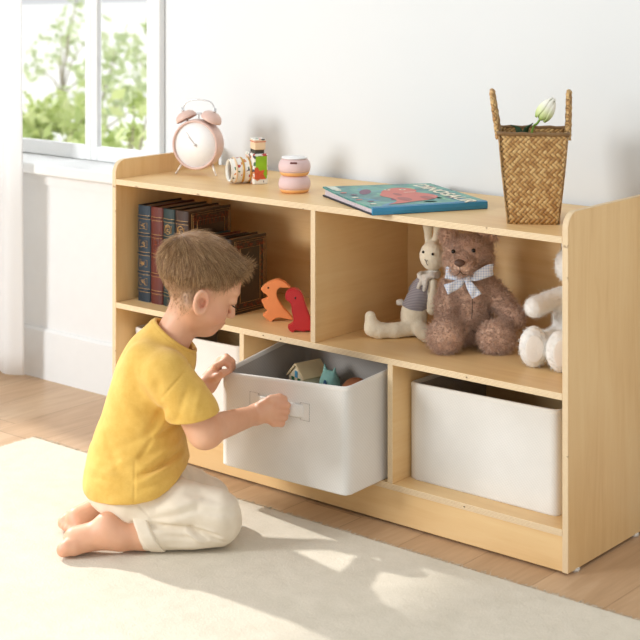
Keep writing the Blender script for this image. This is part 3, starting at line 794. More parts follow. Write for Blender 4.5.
def petal_mat():
    m = NT('tulip_petal'); sp = m.n('ShaderNodeSeparateXYZ'); m.l(m.coords((1,1,1)), sp.inputs[0])
    z = m.math('ADD', m.math('MULTIPLY', sp.outputs[2], 26), m.math('MULTIPLY', m.noise(m.coords((160,160,12)), 1, 2), .25))
    m.set(Base_Color=m.ramp(z, [(.1, lin(168,196,92)), (.5, lin(222,232,172)), (.9, lin(246,244,228))]), Roughness=.5); return m.m
PET = petal_mat(); STEM = flat('tulip_stem_green', (132,170,70), .5); DGR = flat('dark_leaf_green', (44,74,46), .5)
tp_ = empty('tulip', (.9805,.1200,ZT+.0035), 0, 'white tulip with a green base leaning out of the straw basket', 'tulip')
# stem from the basket bottom up to the bloom, leaning in the picture's right
base = Vector((-.018,-.012,.002)); neck = Vector((.000,-.012,.168)); top = Vector((.0040,-.0095,.175))
bm = bmesh.new(); tube(bm, spline([base, Vector((-.018,-.013,.10)), Vector((-.009,-.0125,.157)), neck, top], 6), .0021, 8); obj('stem', bm, STEM, tp_, True)
ax = Vector((.42,.30,.80)).normalized(); Q = ax.to_track_quat('Z', 'Y').to_matrix().to_4x4(); Q.translation = top
bl_ = bpy.data.objects.new('bloom', None); bpy.data.objects.remove(bl_)
for k in range(6):
    bm = bmesh.new(); G = []; inner = k % 2; a0 = k*PI/3
    for j in range(11):
        v = j/10; R = (.0162-.0012*inner)*math.sin(PI*(.16+.80*v)**.86)**.75; z = .046*v; row = []
        w = .62*math.sin(PI*min(1, v*.93+.07))**.6*(1 if v < .9 else 1-(v-.9)*5)
        for i in range(7):
            t = a0+(i/3-1)*w*1.15; rr = R*(1-.06*abs(i/3-1)); row.append(bm.verts.new((rr*math.cos(t), rr*math.sin(t), z)))
        G.append(row)
    for j in range(10):
        for i in range(6): bm.faces.new((G[j][i], G[j][i+1], G[j+1][i+1], G[j+1][i]))
    bmesh.ops.remove_doubles(bm, verts=bm.verts, dist=1e-6)
    o = obj('petal', bm, PET, tp_, True); o.matrix_local = Q; m_ = o.modifiers.new('t', 'SOLIDIFY'); m_.thickness = .0007
for pts, w in (([(-.020,-.020,.01), (-.026,-.022,.11), (-.030,-.024,.154), (-.042,-.032,.163)], .010), ([(-.014,-.014,.01), (-.018,-.014,.11), (-.020,-.018,.152), (-.002,-.022,.168)], .009)):
    sp_ = spline(pts, 6); bm = bmesh.new(); L_ = []
    for i, p in enumerate(sp_):
        u = i/(len(sp_)-1); ww = w*math.sin(PI*(.12+.86*u))*.6
        L_.append([bm.verts.new((p[0]+dx*ww, p[1]+dx*ww*.6, p[2]+abs(dx)*.002)) for dx in (-1, 0, 1)])
    for A, B in zip(L_, L_[1:]):
        for i in range(2): bm.faces.new((A[i], A[i+1], B[i+1], B[i]))
    o = obj('leaf', bm, DGR, tp_, True); m_ = o.modifiers.new('t', 'SOLIDIFY'); m_.thickness = .0007

# ------------------------------------------------------------------ old leather books
def leather(name, c, c2):
    m = NT(name); v = m.coords((1,1,1)); n = m.noise(v, 90, 4, .6); n2 = m.noise(v, 12, 3)
    m.set(Base_Color=m.ramp(n2, [(.3, lin(*c)), (.7, lin(*c2))]), Roughness=.42); m.bump(n, .0006, .5); return m.m
LB = {'blue': leather('blue_leather', (20,34,46), (34,54,68)), 'red': leather('red_leather', (76,26,20), (104,40,30)), 'teal': leather('teal_leather', (16,34,36), (28,52,52)), 'brown': leather('brown_leather', (44,27,21), (62,40,30)), 'grey': leather('grey_leather', (66,72,82), (92,98,106)), 'dark': leather('dark_brown_leather', (30,20,17), (46,30,24)), 'petrol': leather('petrol_leather', (20,54,66), (32,76,88))}
GILT = flat('gilt_ornament', (190,150,96), .35, .5, var=.25, scale=200); GILR = flat('red_gilt_ornament', (128,62,38), .4, .3, var=.35, scale=160); PAGO = flat('old_page_edges', (120,92,62), .8, var=.2, scale=300)
def old_book(x, y, w, hgt, d, col, label, motif, cover=False, lean=0):
    r = empty('leather_book', (x, y, ZM), 0, label, 'book', 'leather-bound books in the left compartment'); L = LB[col]; t = .003
    bm = bmesh.new()                                                    # case: rounded spine and two boards
    out = [(w, d), (w, .004)]+[(w/2+w/2*math.cos(a), .004-.005*math.sin(a)) for a in [PI*i/8 for i in range(1, 8)]]+[(0, .004), (0, d), (t, d), (t, .006), (w-t, .006), (w-t, d)]
    prism(bm, [(p[0], p[1]) for p in out], 'z', 0, hgt); obj('case', bm, L, r)
    newbox('pages', (t,w-t,.006,d-.004,.003,hgt-.003), PAGO, r)
    ys = lambda xx: .004-.005*math.sqrt(max(0, 1-((xx-w/2)/(w/2))**2))
    for z in ([.12,.30,.50,.70,.88] if motif != 'plain' else [.2,.5,.8]):
        bm = bmesh.new(); pts = [(w/2+w/2*math.cos(a), .004-.0062*math.sin(a), z*hgt) for a in [PI*i/8 for i in range(9)]]
        tube(bm, pts, .0016, 6); obj('spine_band', bm, L, r, True)
        for dz in (-.0035, .0035):
            bm = bmesh.new(); tube(bm, [(p[0], p[1]+.0008, p[2]+dz) for p in pts[1:-1]], .0005, 4); obj('gilt_line', bm, GILT, r)
    G = GILR if col == 'red' else GILT
    zs = {'panels': [.21,.40,.60,.79], 'title': [.60], 'medal': [.40,.60,.79], 'plain': [.35]}[motif]
    for z in zs:
        bm = bmesh.new(); yc_ = -.0018; hh_ = .007 if motif != 'title' else .030; ww = w*.30
        fr_ = [(w/2-ww, yc_+.0015, z*hgt-hh_), (w/2+ww, yc_+.0015, z*hgt-hh_), (w/2+ww, yc_+.0015, z*hgt+hh_), (w/2-ww, yc_+.0015, z*hgt+hh_)]
        tube(bm, fr_, .0006, 4, closed=True)
        rr = random.Random(int(z*100)+int(x*1000))
        n = 3 if motif != 'title' else 9
        for i in range(n):
            zc = z*hgt-hh_*.75+hh_*1.5*(i+.5)/n; a = [(w/2+rr.uniform(-.6,.6)*ww, yc_+.0006, zc+rr.uniform(-1,1)*hh_/n) for _ in range(4)]
            tube(bm, spline(a, 3), .0008, 4)
        if motif == 'medal':
            tube(bm, [(w/2+ww*.75*math.cos(q), yc_+.0006, z*hgt+ww*.95*math.sin(q)) for q in [2*PI*i/16 for i in range(16)]], .0008, 4, closed=True)
        obj('gilt_panel', bm, G, r)
    if cover:                                                           # tooled front board: frames, corner scrolls, lettering-like tooling
        X = w+.0003; bm = bmesh.new()
        def rect(i): return [(X, .012+i, i+.006), (X, d-.004-i, i+.006), (X, d-.004-i, hgt-.006-i), (X, .012+i, hgt-.006-i)]
        for i in (.0, .004, .016): tube(bm, rect(i), .0006, 4, closed=True)
        obj('gilt_frame', bm, GILT, r); bm = bmesh.new(); rr = random.Random(11)
        for i in range(int(150*hgt/.2)):
            q = rr.random()*4; s_ = int(q); f_ = q-s_; e = rr.uniform(.006,.014)
            yy_, zz_ = [(.012+f_*(d-.016), .006+e), (d-.004-e, .006+f_*(hgt-.012)), (.012+f_*(d-.016), hgt-.006-e), (.012+e, .006+f_*(hgt-.012))][s_]
            a = rr.uniform(0, 6.28); R_ = rr.uniform(.0015,.003)
            tube(bm, [(X, yy_+R_*math.cos(a+t_)*(1-t_/8), zz_+R_*math.sin(a+t_)*(1-t_/8)) for t_ in (0,1,2,3,4)], .0006, 4)
        if cover == 2:
            for i in range(7):
                yy_ = d*.22+i*d*.09; tube(bm, [(X, yy_, hgt*.84), (X, yy_+.003, hgt*.91), (X, yy_+.006, hgt*.84)], .0007, 4)
        obj('tooled_ornament', bm, GILR, r)
    return r
xs = [(.0310,.0385,'blue','panels','tall blue leather book with gilt spine panels, first from the left'), (.0705,.0360,'red','title','tall red leather book beside the blue one, second from the left'), (.1075,.0345,'teal','medal','tall dark teal leather book with a round gilt emblem, third from the left'), (.1430,.0385,'brown','medal','tall brown leather book with tooled front board, last of the tall row')]
for i, (x, w_, c, mo, lb) in enumerate(xs): old_book(x, .043, w_, .203, .130, c, lb, mo, 2 if i == 3 else False)
for x, w_, c, lb, hh_ in ((.1840,.0270,'petrol','short petrol blue book just right of the tall row, behind the boy\'s head',.150), (.2120,.0240,'red','short red book between the petrol and teal ones, behind the boy\'s head',.152), (.2370,.0240,'teal','short teal book behind the boy\'s head beside the grey spine',.151), (.2620,.0270,'dark','thick dark book with an ornate red-gold front board facing the wooden dinosaurs',.155)):
    old_book(x, .058, w_, hh_, .108, c, lb, 'plain', 1 if c == 'dark' else False)

# ------------------------------------------------------------------ two dinosaur figures
ORG = flat('orange_silicone', (240,150,92), .5, var=.03); RED = flat('red_silicone', (188,44,48), .42, var=.04); EYE = flat('black_eye', (20,18,18), .25)
def figure(name, poly, th, mt, loc, rz, label, eye, sc):
    r = empty(name, loc, rz, label, 'toy dinosaur', 'dinosaur figures on the middle shelf')
    bm = bmesh.new(); prism(bm, [(p[0]*sc, p[1]*sc) for p in spline(poly+poly[:1], 5)[:-1]], 'y', -th/2, th/2)
    ed_ = [e_ for e_ in bm.edges if e_.is_manifold and any(len(f_.verts) > 4 for f_ in e_.link_faces)]
    bmesh.ops.bevel(bm, geom=ed_, offset=.0028, segments=4, affect='EDGES', clamp_overlap=True)
    o = obj('body', bm, mt, r, True); m_ = o.modifiers.new('e', 'EDGE_SPLIT'); m_.split_angle = math.radians(50)
    for s_ in (-1, 1):
        bm = bmesh.new(); ball(bm, (eye[0]*sc, s_*(th/2-.0002), eye[1]*sc), (.0018,.0012,.0022)); obj('eye', bm, EYE, r)
    return r
po = [(0.000,0.773),(0.123,0.895),(0.282,0.973),(0.418,1.000),(0.555,0.955),(0.645,0.882),(0.709,0.818),(0.577,0.818),(0.464,0.818),(0.391,0.755),(0.373,0.645),(0.418,0.509),(0.532,0.327),(0.668,0.191),(0.768,0.045),(0.600,0.068),(0.427,0.100),(0.314,0.055),(0.236,0.000),(0.132,0.068),(0.045,0.145),(0.118,0.200),(0.150,0.264),(0.082,0.336),(0.045,0.427),(0.014,0.491),(0.100,0.527),(0.173,0.573),(0.127,0.655),(0.055,0.700)]
figure('dinosaur_figure', po, .020, ORG, (0.3595,0.0720,ZM), YAW+.03, 'orange crested dinosaur figure with an open mouth on the middle shelf', (.173,.818), .0825)
pr = [(-0.064,0.855),(-0.032,0.932),(0.059,0.995),(0.173,1.009),(0.286,0.955),(0.355,0.841),(0.400,0.682),(0.468,0.500),(0.536,0.318),(0.618,0.159),(0.627,0.000),(0.491,0.036),(0.355,0.018),(0.195,0.045),(0.105,0.000),(0.027,0.055),(0.000,0.127),(0.073,0.173),(0.127,0.236),(0.118,0.364),(0.086,0.500),(0.082,0.591),(0.055,0.682),(-0.009,0.736),(-0.055,0.782)]
figure('dinosaur_figure', pr, .023, RED, (0.4600,0.0386,ZM), YAW+.01, 'red round-headed dinosaur figure beside the divider, right of the orange one', (.173,.809), .0825)
# ------------------------------------------------------------------ soft toys

def plush_mat(name, c1, c2, sc, bump, c3=None):
    m = NT(name); v = m.coords((1,1,1)); n = m.noise(v, sc, 4, .65, .6); at = m.n('ShaderNodeAttribute', attribute_name='strand')
    f = m.math('ADD', m.math('MULTIPLY', n, .6), m.math('MULTIPLY', at.outputs['Fac'], .4)) if c3 else n
    m.set(Base_Color=m.ramp(f, [(.25, lin(*c1)), (.7, lin(*c2))]), Roughness=.95, Sheen_Weight=.35)
    m.b.inputs['Sheen Roughness'].default_value = .5
    m.bump(n, bump, .7); return m.m
FURB = plush_mat('brown_curly_fur', (202,156,130), (250,214,188), 210, .004, 1)
FURM = plush_mat('light_brown_muzzle_fur', (168,126,104), (206,166,140), 240, .002, 1)
CREAMK = plush_mat('cream_knit', (238,224,194), (250,241,220), 420, .0014)
WHITEF = plush_mat('white_plush', (246,242,234), (253,251,247), 260, .0025, 1)
STRIPE = NT('grey_striped_cloth'); w_ = STRIPE.n('ShaderNodeTexWave', bands_direction='Z'); STRIPE.l(STRIPE.coords((1,1,1)), w_.inputs[0]); w_.inputs['Scale'].default_value = 110; w_.inputs['Distortion'].default_value = .4
STRIPE.set(Base_Color=STRIPE.mix(w_.outputs['Fac'], lin(128,122,130), lin(176,170,174)), Roughness=.95); STRIPE = STRIPE.m
SCARF = flat('off_white_gauze', (228,222,212), .95, var=.12, scale=300)
NOSE = flat('dark_brown_nose', (96,72,60), .5); BEAD = flat('black_bead', (22,18,16), .15); THR = flat('brown_stitch', (84,58,46), .8)
GING = NT('blue_gingham'); s_ = GING.n('ShaderNodeSeparateXYZ'); GING.l(GING.coords((1,1,1)), s_.inputs[0])
l1 = GING.math('LESS_THAN', GING.math('FRACT', GING.math('MULTIPLY', s_.outputs[0], 210)), .35); l2 = GING.math('LESS_THAN', GING.math('FRACT', GING.math('MULTIPLY', s_.outputs[2], 210)), .35)
GING.set(Base_Color=GING.mix(GING.math('MULTIPLY', GING.math('ADD', l1, l2), .5), lin(232,236,244), lin(172,188,220)), Roughness=.9); GING = GING.m

def fur(o, name, n, length, rad, mat, curl=.5, parent=None, mask=None, seed=1):
    v, k = vnorm(o); rs = np.random.RandomState(seed)
    idx = np.arange(len(v)) if mask is None else np.nonzero(mask(v))[0]
    i = rs.choice(idx, n); m = 4; t = np.linspace(0, 1, m)
    d = k[i]+rs.normal(size=(n, 3))*.35; d[:, 2] -= .25; side = rs.normal(size=(n, 3)); L = length*(.6+.8*rs.rand(n))
    P = v[i][:, None]+(rs.normal(size=(n, 3))*.0008)[:, None]+d[:, None]*(t[None, :, None])*L[:, None, None]+side[:, None]*(np.sin(t*4.5)[None, :, None])*L[:, None, None]*curl*.5
    s = strands(name, v[i], P, rad, mat, parent); s['kind'] = 'stuff'; return s
def setattr_(o, val=.55):
    at = o.data.attributes.new('strand', 'FLOAT', 'POINT'); at.data.foreach_set('value', np.full(len(o.data.vertices), val, np.float32))
def nz(s, a): return lambda p: a*(noise.noise(p*s)+.5*noise.noise(p*s*2.3))

# teddy bear
tb = empty('teddy_bear', (.7953,.1649,ZM), YAW, 'brown curly teddy bear wearing a blue gingham bow, sitting on the middle shelf', 'teddy bear')
F = Field((-.11,-.10,-.003), (.11,.06,.235), .0022)
F.ell((0,.002,.070), (.039,.035,.062), k=.01); F.ell((0,0,.115), (.036,.030,.030), k=.02)
F.ell((.001,-.002,.166), (.0435,.038,.041), k=.012); F.ell((-.016,-.033,.158), (.026,.027,.021), k=.008)
for s, e in ((-1,-.002), (1,.002)): F.ell((s*.036,.004,.205), (.017,.010,.017), k=.006)
F.cone((-.034,-.002,.110), (-.041,-.014,.085), .017, .017, .012); F.cone((-.041,-.014,.085), (-.043,-.022,.066), .017, .017, .01)
F.cone((.037,-.002,.112), (.060,-.010,.086), .019, .018, .012); F.cone((.060,-.010,.086), (.082,-.022,.060), .018, .019, .01)
F.cone((-.026,-.002,.032), (-.045,-.035,.028), .024, .019, .010); F.cone((.026,-.002,.032), (.044,-.035,.028), .024, .019, .010)
F.ell((-.0480,-.056,.0330), (.0300,.021,.0315), k=.004); F.ell((.0465,-.056,.0305), (.0325,.021,.0295), k=.004)
pass
body = field_obj('body', F, FURB, tb); displace(body, nz(110, .0016)); setattr_(body)
fur(body, 'curly_fur', 20000, .0052, .00050, FURB, .9, body, lambda v: np.linalg.norm(v-np.array((-.0215,-.060,.165)), axis=1) > .011)
for x, z in ((.006,.186), (-.031,.184)):
    bm = bmesh.new(); ball(bm, (x, -.0455+abs(x+.01)*.25, z), .0040); obj('eye', bm, BEAD, tb, True)
F = Field((-.045,-.08,.14), (.01,-.04,.19), .001); F.ell((-.0215,-.0610,.1670), (.0100,.0052,.0066), k=.003); F.cone((-.0215,-.0602,.1655), (-.0215,-.0600,.1615), .0045, .002, .004)
field_obj('nose', F, NOSE, tb)
bm = bmesh.new(); tube(bm, spline([(-.0215,-.0640,.162), (-.0210,-.0635,.152), (-.0250,-.0600,.145), (-.0310,-.0540,.143)], 5), .0008, 5); tube(bm, spline([(-.0210,-.0635,.152), (-.0150,-.0610,.146), (-.0080,-.0560,.145)], 5), .0008, 5); tube(bm, spline([(.002,-.0362,.118), (.004,-.0400,.09), (.003,-.0395,.06)], 5), .0007, 5); obj('stitching', bm, THR, tb)
bow = empty('bow', (-.006,-.040,.1345), 0); bow.parent = tb
def ribbon(name, pts, w, up=(0,0,1), n=8):
    bm = bmesh.new(); sp_ = spline([list(p)+[q] for p, q in zip(pts, w)], n); R = []
    for i, p in enumerate(sp_):
        c = Vector(p[:3]); t = Vector((sp_[min(i+1, len(sp_)-1)]-sp_[max(i-1, 0)])[:3]).normalized(); u = Vector(up); u = (u-t*u.dot(t)).normalized()
        R.append([bm.verts.new(c+u*p[3]*k+t.cross(u)*.0012*math.cos(k*2.2+i*.5)) for k in (-1,-.5,0,.5,1)])
    for A, B in zip(R, R[1:]):
        for i in range(4): bm.faces.new((A[i], A[i+1], B[i+1], B[i]))
    o = obj(name, bm, GING, bow, True); m_ = o.modifiers.new('t', 'SOLIDIFY'); m_.thickness = .0009; return o
ribbon('loop', [(0,0,0), (-.016,-.008,.006), (-.035,-.008,.012), (-.038,-.002,.010), (-.024,.004,.004), (0,.002,0)], [.004,.009,.011,.010,.008,.004])
ribbon('loop', [(0,0,0), (.018,-.010,.007), (.040,-.008,.016), (.046,-.001,.016), (.028,.006,.008), (0,.002,0)], [.004,.009,.011,.010,.008,.004])
ribbon('tail', [(0,-.002,0), (-.012,-.010,-.006), (-.030,-.014,-.014), (-.040,-.014,-.018)], [.004,.007,.009,.010])
ribbon('tail', [(0,-.002,0), (.004,-.012,-.010), (.012,-.014,-.022), (.017,-.013,-.030)], [.004,.007,.009,.010], up=(1,0,.3))
F = Field((-.02,-.02,-.02), (.02,.02,.02), .0012); F.ell((0,-.005,0), (.0065,.006,.0075)); field_obj('knot', F, GING, bow)
bm = bmesh.new(); tube(bm, [(.006+.0335*math.cos(t), .038+.0300*math.sin(t), .002+.004*math.sin(t)) for t in [2*PI*i/28 for i in range(28)]], .005, 8, flatten=(1,.5), closed=True); obj('neck_band', bm, GING, bow, True)

# rabbit
rb = empty('plush_rabbit', (.669,.1701,ZM), YAW, 'cream knitted rabbit in a grey striped vest leaning against the brown bear', 'soft toy')
F = Field((-.11,-.09,-.003), (.08,.05,.245), .002)
F.ell((-.002,0,.036), (.026,.024,.034), k=.008); F.cone((0,0,.05), (.020,0,.100), .021, .016, .010); F.ell((.0340,-.002,.1530), (.0255,.0240,.0280), k=.005)
F.chain([(-.004,-.010,.018), (-.040,-.022,.0145), (-.070,-.026,.0155), (-.083,-.027,.020)], [.016,.0135,.0145,.014], .006); F.cone((-.084,-.027,.020), (-.087,-.027,.042), .0135, .0105, .008)
F.chain([(.006,-.006,.018), (.012,-.035,.015), (.016,-.062,.0145)], [.016,.0135,.013], .006)
F.cone((.034,-.016,.104), (.031,-.028,.056), .008, .011, .006); F.cone((.006,.014,.098), (-.006,.022,.060), .008, .010, .006)
F.chain([(.038,.004,.174), (.046,.012,.205), (.050,.020,.238)], [.006,.0085,.006], .005); F.chain([(.026,.010,.176), (.026,.022,.205), (.024,.030,.236)], [.006,.0085,.006], .005)
body = field_obj('body', F, CREAMK, rb); displace(body, nz(160, .0006))
F = Field((-.05,-.05,.03), (.07,.05,.125), .002); F.cone((-.001,0,.054), (.019,0,.100), .0245, .0190, .01); F.cone((.006,.012,.094), (.001,.017,.084), .0115, .0125, .004)
F.plane_cut((.0,0,.050), (-.25,0,-1)); F.plane_cut((.024,0,.108), (.3,0,1)); vest = field_obj('vest', F, STRIPE, rb); displace(vest, nz(70, .0007))
F = Field((-.03,-.04,.085), (.07,.04,.14), .0018)
for i in range(20):
    a, b = 2*PI*i/20, 2*PI*(i+1)/20; P_ = lambda t: (.0265+.0165*math.cos(t)-.003*math.sin(t), .0165*math.sin(t), .116+.004*math.cos(t)+.002*math.sin(3*t)); F.cone(P_(a), P_(b), .0052, .0052, .004)
F.cone((.016,-.014,.114), (.004,-.020,.096), .005, .0035, .005); F.cone((.020,-.018,.113), (.016,-.026,.092), .005, .0035, .005)
sc_ = field_obj('scarf', F, SCARF, rb); displace(sc_, nz(160, .0012))
for x, y, z in ((.0145,-.0165,.1630), (.0320,-.0258,.1605)):
    bm = bmesh.new(); ball(bm, (x, y, z), .0026); obj('eye', bm, BEAD, rb, True)
bm = bmesh.new(); tube(bm, spline([(.0170,-.0215,.150), (.0195,-.0238,.1465), (.0220,-.0252,.149)], 4), .0006, 5); tube(bm, spline([(.0195,-.0240,.1465), (.0205,-.0235,.142), (.023,-.0240,.139)], 4), .0006, 5); obj('stitching', bm, THR, rb)
F = Field((-.05,-.01,.04), (-.005,.03,.09), .0016); F.ell((-.028,.006,.062), (.0085,.0075,.0065)); q_ = field_obj('tail', F, SCARF, rb); displace(q_, nz(260, .0012))

# white toy, half behind the right side panel
wt = empty('plush_lamb', (.9933,.213,ZM), YAW, 'white fluffy soft toy at the right end of the middle shelf, half hidden', 'soft toy')
F = Field((-.13,-.14,-.003), (.08,.06,.235), .0024)
F.ell((.004,.0,.072), (.042,.036,.070), k=.01); F.ell((.004,-.012,.170), (.040,.038,.038), k=.010); F.ell((-.002,-.042,.160), (.019,.016,.015), k=.010)
for s in (-1, 1): F.ell((.006+s*.020,.002,.208), (.010,.008,.014), k=.006)
F.cone((-.030,-.006,.112), (-.076,-.034,.100), .017, .0185, .012); F.cone((.036,-.006,.112), (.064,-.030,.075), .017, .018, .012)
F.cone((-.022,-.004,.034), (-.078,-.055,.034), .027, .023, .012); F.cone((.010,-.014,.034), (-.038,-.085,.036), .027, .024, .012)
F.ell((-.0825,-.064,.0370), (.0255,.017,.0365), k=.008); F.ell((-.039,-.098,.0375), (.0265,.017,.0370), k=.008)
body = field_obj('body', F, WHITEF, wt); displace(body, nz(120, .0008)); setattr_(body, .7); fur(body, 'short_fur', 9000, .0026, .0003, WHITEF, .6, body, None, 4)
for x, y in ((.018,-.049), (-.014,-.049)):
    bm = bmesh.new(); ball(bm, (x, y, .176), .003); obj('eye', bm, BEAD, wt, True)
F = Field((-.02,-.07,.15), (.02,-.045,.175), .001); F.ell((-.002,-.0575,.1655), (.006,.003,.004)); field_obj('nose', F, NOSE, wt)
for c in ((-.0830,-.0808,.037), (-.0395,-.1148,.0375)):
    bm = bmesh.new(); ball(bm, c, (.0165,.0018,.0245)); o = obj('foot_pad', bm, flat('cream_pad', (244,238,230), .9, var=.02), wt, True)
# ------------------------------------------------------------------ the boy, kneeling on the rug
boy = empty('person', (.4623,-.3349,.0118), YAW, 'young boy in yellow t-shirt and cream trousers kneeling on the rug, pulling a bin', 'person')
SK = NT('skin'); v = SK.coords((1,1,1)); at = SK.n('ShaderNodeAttribute', attribute_name='flush_shade')
n1 = SK.noise(v, 22, 3)
at2 = SK.n('ShaderNodeAttribute', attribute_name='cropped')
SK.set(Base_Color=SK.mix(at2.outputs['Fac'], SK.mix(at.outputs['Fac'], SK.ramp(n1, [(.3, lin(219,164,130)), (.7, lin(231,180,147))]), lin(208,120,100)), lin(158,124,92)), Roughness=.48)
SK.b.inputs['Subsurface Weight'].default_value = .12; SK.b.inputs['Subsurface Radius'].default_value = (.012,.005,.003); SK.b.inputs['Subsurface Scale'].default_value = .6
SK.bump(SK.noise(v, 420, 2), .0003, .25); SK = SK.m

pitch, yawh, HC = math.radians(27), math.radians(17), Vector((.085,.008,.447))
RH = Matrix.Rotation(yawh, 4, 'Z') @ Matrix.Rotation(pitch, 4, 'Y')
def hd(p): return tuple(HC+RH.to_3x3() @ Vector(p))
F = Field((-.17,-.135,-.004), (.27,.235,.55), .0021)
def hell(c, r, k=.01, op='add', rot=None): F.ell(hd(c), r, RH @ rot if rot is not None else RH, k, op)
def hcone(a, b, ra, rb, k=.01, op='add'): F.cone(hd(a), hd(b), ra, rb, k, op)
# torso
F.ell((-.030,0,.095), (.058,.068,.050), k=.02); F.ell((-.018,0,.165), (.060,.068,.065), k=.03); F.ell((-.004,0,.240), (.058,.070,.075), k=.03); F.ell((.014,0,.300), (.045,.078,.040), k=.02)
# neck
F.cone((.030,.0,.325), (.068,.006,.392), .034, .032, .02)
# arms
SR, ER, WR = (.042,-.084,.302), (.1045,-.076,.2045), (.1846,.070,.190)
F.cone(SR, ER, .032, .0265, .02); mid = tuple(.62*a+.38*b for a, b in zip(ER, WR)); F.cone(ER, WR, .0262, .0165, .022)
SL, EL, WL = (.030,.084,.292), (-.004,.136,.170), (.0885,.178,.214)
F.cone(SL, EL, .031, .025, .02); F.cone(EL, WL, .025, .0160, .012)
# right hand: back of the hand to the viewer, fingers hooked over the strap of the bin
F.ell((.2065,.062,.2005), (.0225,.0125,.0200), Matrix.Rotation(-.25, 4, 'Z') @ Matrix.Rotation(-.35, 4, 'Y'), .010)
F.cone(WR, (.202,.063,.199), .0165, .0150, .012)
for i in range(4):
    kx, ky, kz = .2255-.0022*i-.0012*(i == 3), .0515+.0018*i, .2125-.0112*i
    L_ = (1, 1.06, 1, .84)[i]
    F.cone((.210,.060,.2035-.0060*i), (kx, ky, kz), .0095, .0073, .005)
    p1 = (kx+.0150*L_, ky+.0060, kz-.0030); p2 = (kx+.0160*L_, ky+.0165, kz-.0055); p3 = (kx+.0070, ky+.0185, kz-.0060)
    F.chain([(kx, ky, kz), p1, p2, p3], [.0073,.0064,.0058,.0052], .0022)
F.chain([(.196,.060,.209), (.212,.056,.2205), (.227,.0575,.2235), (.236,.062,.2205)], [.0095,.0080,.0070,.0060], .004)
# left hand: gripping the rim at the bin's left front corner
F.ell((.1020,.184,.2320), (.0125,.0200,.0200), Matrix.Rotation(.35, 4, 'Y'), .010); F.cone(WL, (.098,.182,.228), .0160, .0150, .012)
for i in range(4):
    y = .170+.0115*i; x0 = .1075+.001*i; L_ = (.92, 1, 1.02, .85)[i]
    F.cone((.1025,.178+.0045*i,.236), (x0, y, .2515), .0085, .0070, .005)
    F.chain([(x0, y, .2515), (x0+.0140*L_, y+.001, .2590), (x0+.0250*L_, y+.002, .2525), (x0+.0270*L_, y+.002, .2420)], [.0070,.0064,.0058,.0050], .0022)
F.chain([(.098,.170,.226), (.108,.162,.232), (.119,.160,.2405), (.128,.161,.2430)], [.0090,.0078,.0068,.0058], .004)
# legs
for s, Y in ((-1,-.064), (1,.056)):
    F.cone((-.015,Y*.7,.062), (.100,Y*.9,.050), .030, .028, .02); F.cone((.100,Y-.002*s,.038), (0,Y+.010*s,.031), .030, .025, .01)
    F.cone((0,Y+.012*s,.029), (-.038,Y+.022*s,.028), .026, .0225, .012)
def foot(ax, ay, tx, ty, hz, s, k0=0):
    """ax,ay heel; tx,ty ball of the foot; sole turned up, toes trailing behind"""
    d = Vector((tx-ax, ty-ay, 0)).normalized(); w = Vector((-d.y, d.x, 0))*s
    F.ell((ax, ay, hz), (.0235,.0205,.0235), None, .014)
    F.cone((ax+.020, ay, .030), (ax, ay, .034), .0215, .021, .012)
    F.cone((ax, ay, .036), (tx, ty, .0255), .0235, .0205, .012)
    F.cone((ax-.02*d.x*-1, ay, .028), tuple(Vector((tx, ty, .0175))+w*.013), .0175, .0155, .010)
    F.cone((ax, ay, .028), tuple(Vector((tx, ty, .0165))-w*.013), .0175, .0140, .010)
    for i in range(5):
        o = w*(.0205-.0105*i-(.001 if i else 0)); r = (.0135,.0082,.0074,.0070,.0066)[i]; L_ = (.0165,.0200,.0190,.0165,.0145)[i]
        b = Vector((tx, ty, .0165+(.003 if i == 0 else 0)))+o*.85; c = b+d*L_*.6+o*.12+Vector((0,0,-.001)); e = b+d*L_+o*.16+Vector((0,0,-.0045))
        F.cone(tuple(b), tuple(c), r, r*.95, .004); F.cone(tuple(c), tuple(e), r*.95, r*.92, .003)
foot(-.060,-.088,-.1150,-.089,.0475, 1); foot(-.078,.036,-.1265,.008,.0480, -1)
F.cone((-.036,.070,.030), (-.075,.040,.032), .0215, .020, .012)
# head
hell((-.006,0,.018), (.071,.0615,.063)); hell((.026,0,.016), (.047,.052,.044), .02); hell((.022,0,-.030), (.049,.0475,.050), .02)
for s in (-1, 1):
    hell((.043,s*.026,-.040), (.026,.021,.023), .014); hcone((-.002,s*.040,-.040), (.044,s*.006,-.069), .0165, .0145, .016)
hell((.052,0,-.070), (.0195,.019,.0140), .012); hell((.064,0,-.052), (.0120,.0185,.0150), .010)
for s in (-1, 1): hell((.084,s*.0235,-.0085), (.0140,.0150,.0085), .014, 'cut')
for s in (-1, 1):
    hell((.0650,s*.0240,-.0080), (.0112,.0130,.0090), .005)                   # closed, lowered lids
    hell((.0630,s*.0250,.0080), (.0090,.0165,.0060), .012)
hcone((.0725,0,-.006), (.0855,0,-.0330), .0052, .0062, .008)
for s in (-1, 1): hell((.0795,s*.0062,-.0355), (.0058,.0042,.0042), .005)
for s in (-1, 1): hell((.0820,s*.0038,-.0405), (.0028,.0020,.0020), .001, 'cut')
hcone((.0745,-.0075,-.0515), (.0745,.0075,-.0515), .0042, .0042, .005); hcone((.0765,-.0020,-.0510), (.0765,.0020,-.0510), .0034, .0034, .004)
hcone((.0725,-.0065,-.0590), (.0725,.0065,-.0590), .0044, .0044, .004)
hcone((.0800,-.0125,-.0552), (.0800,.0125,-.0552), .0012, .0012, .002, 'cut')
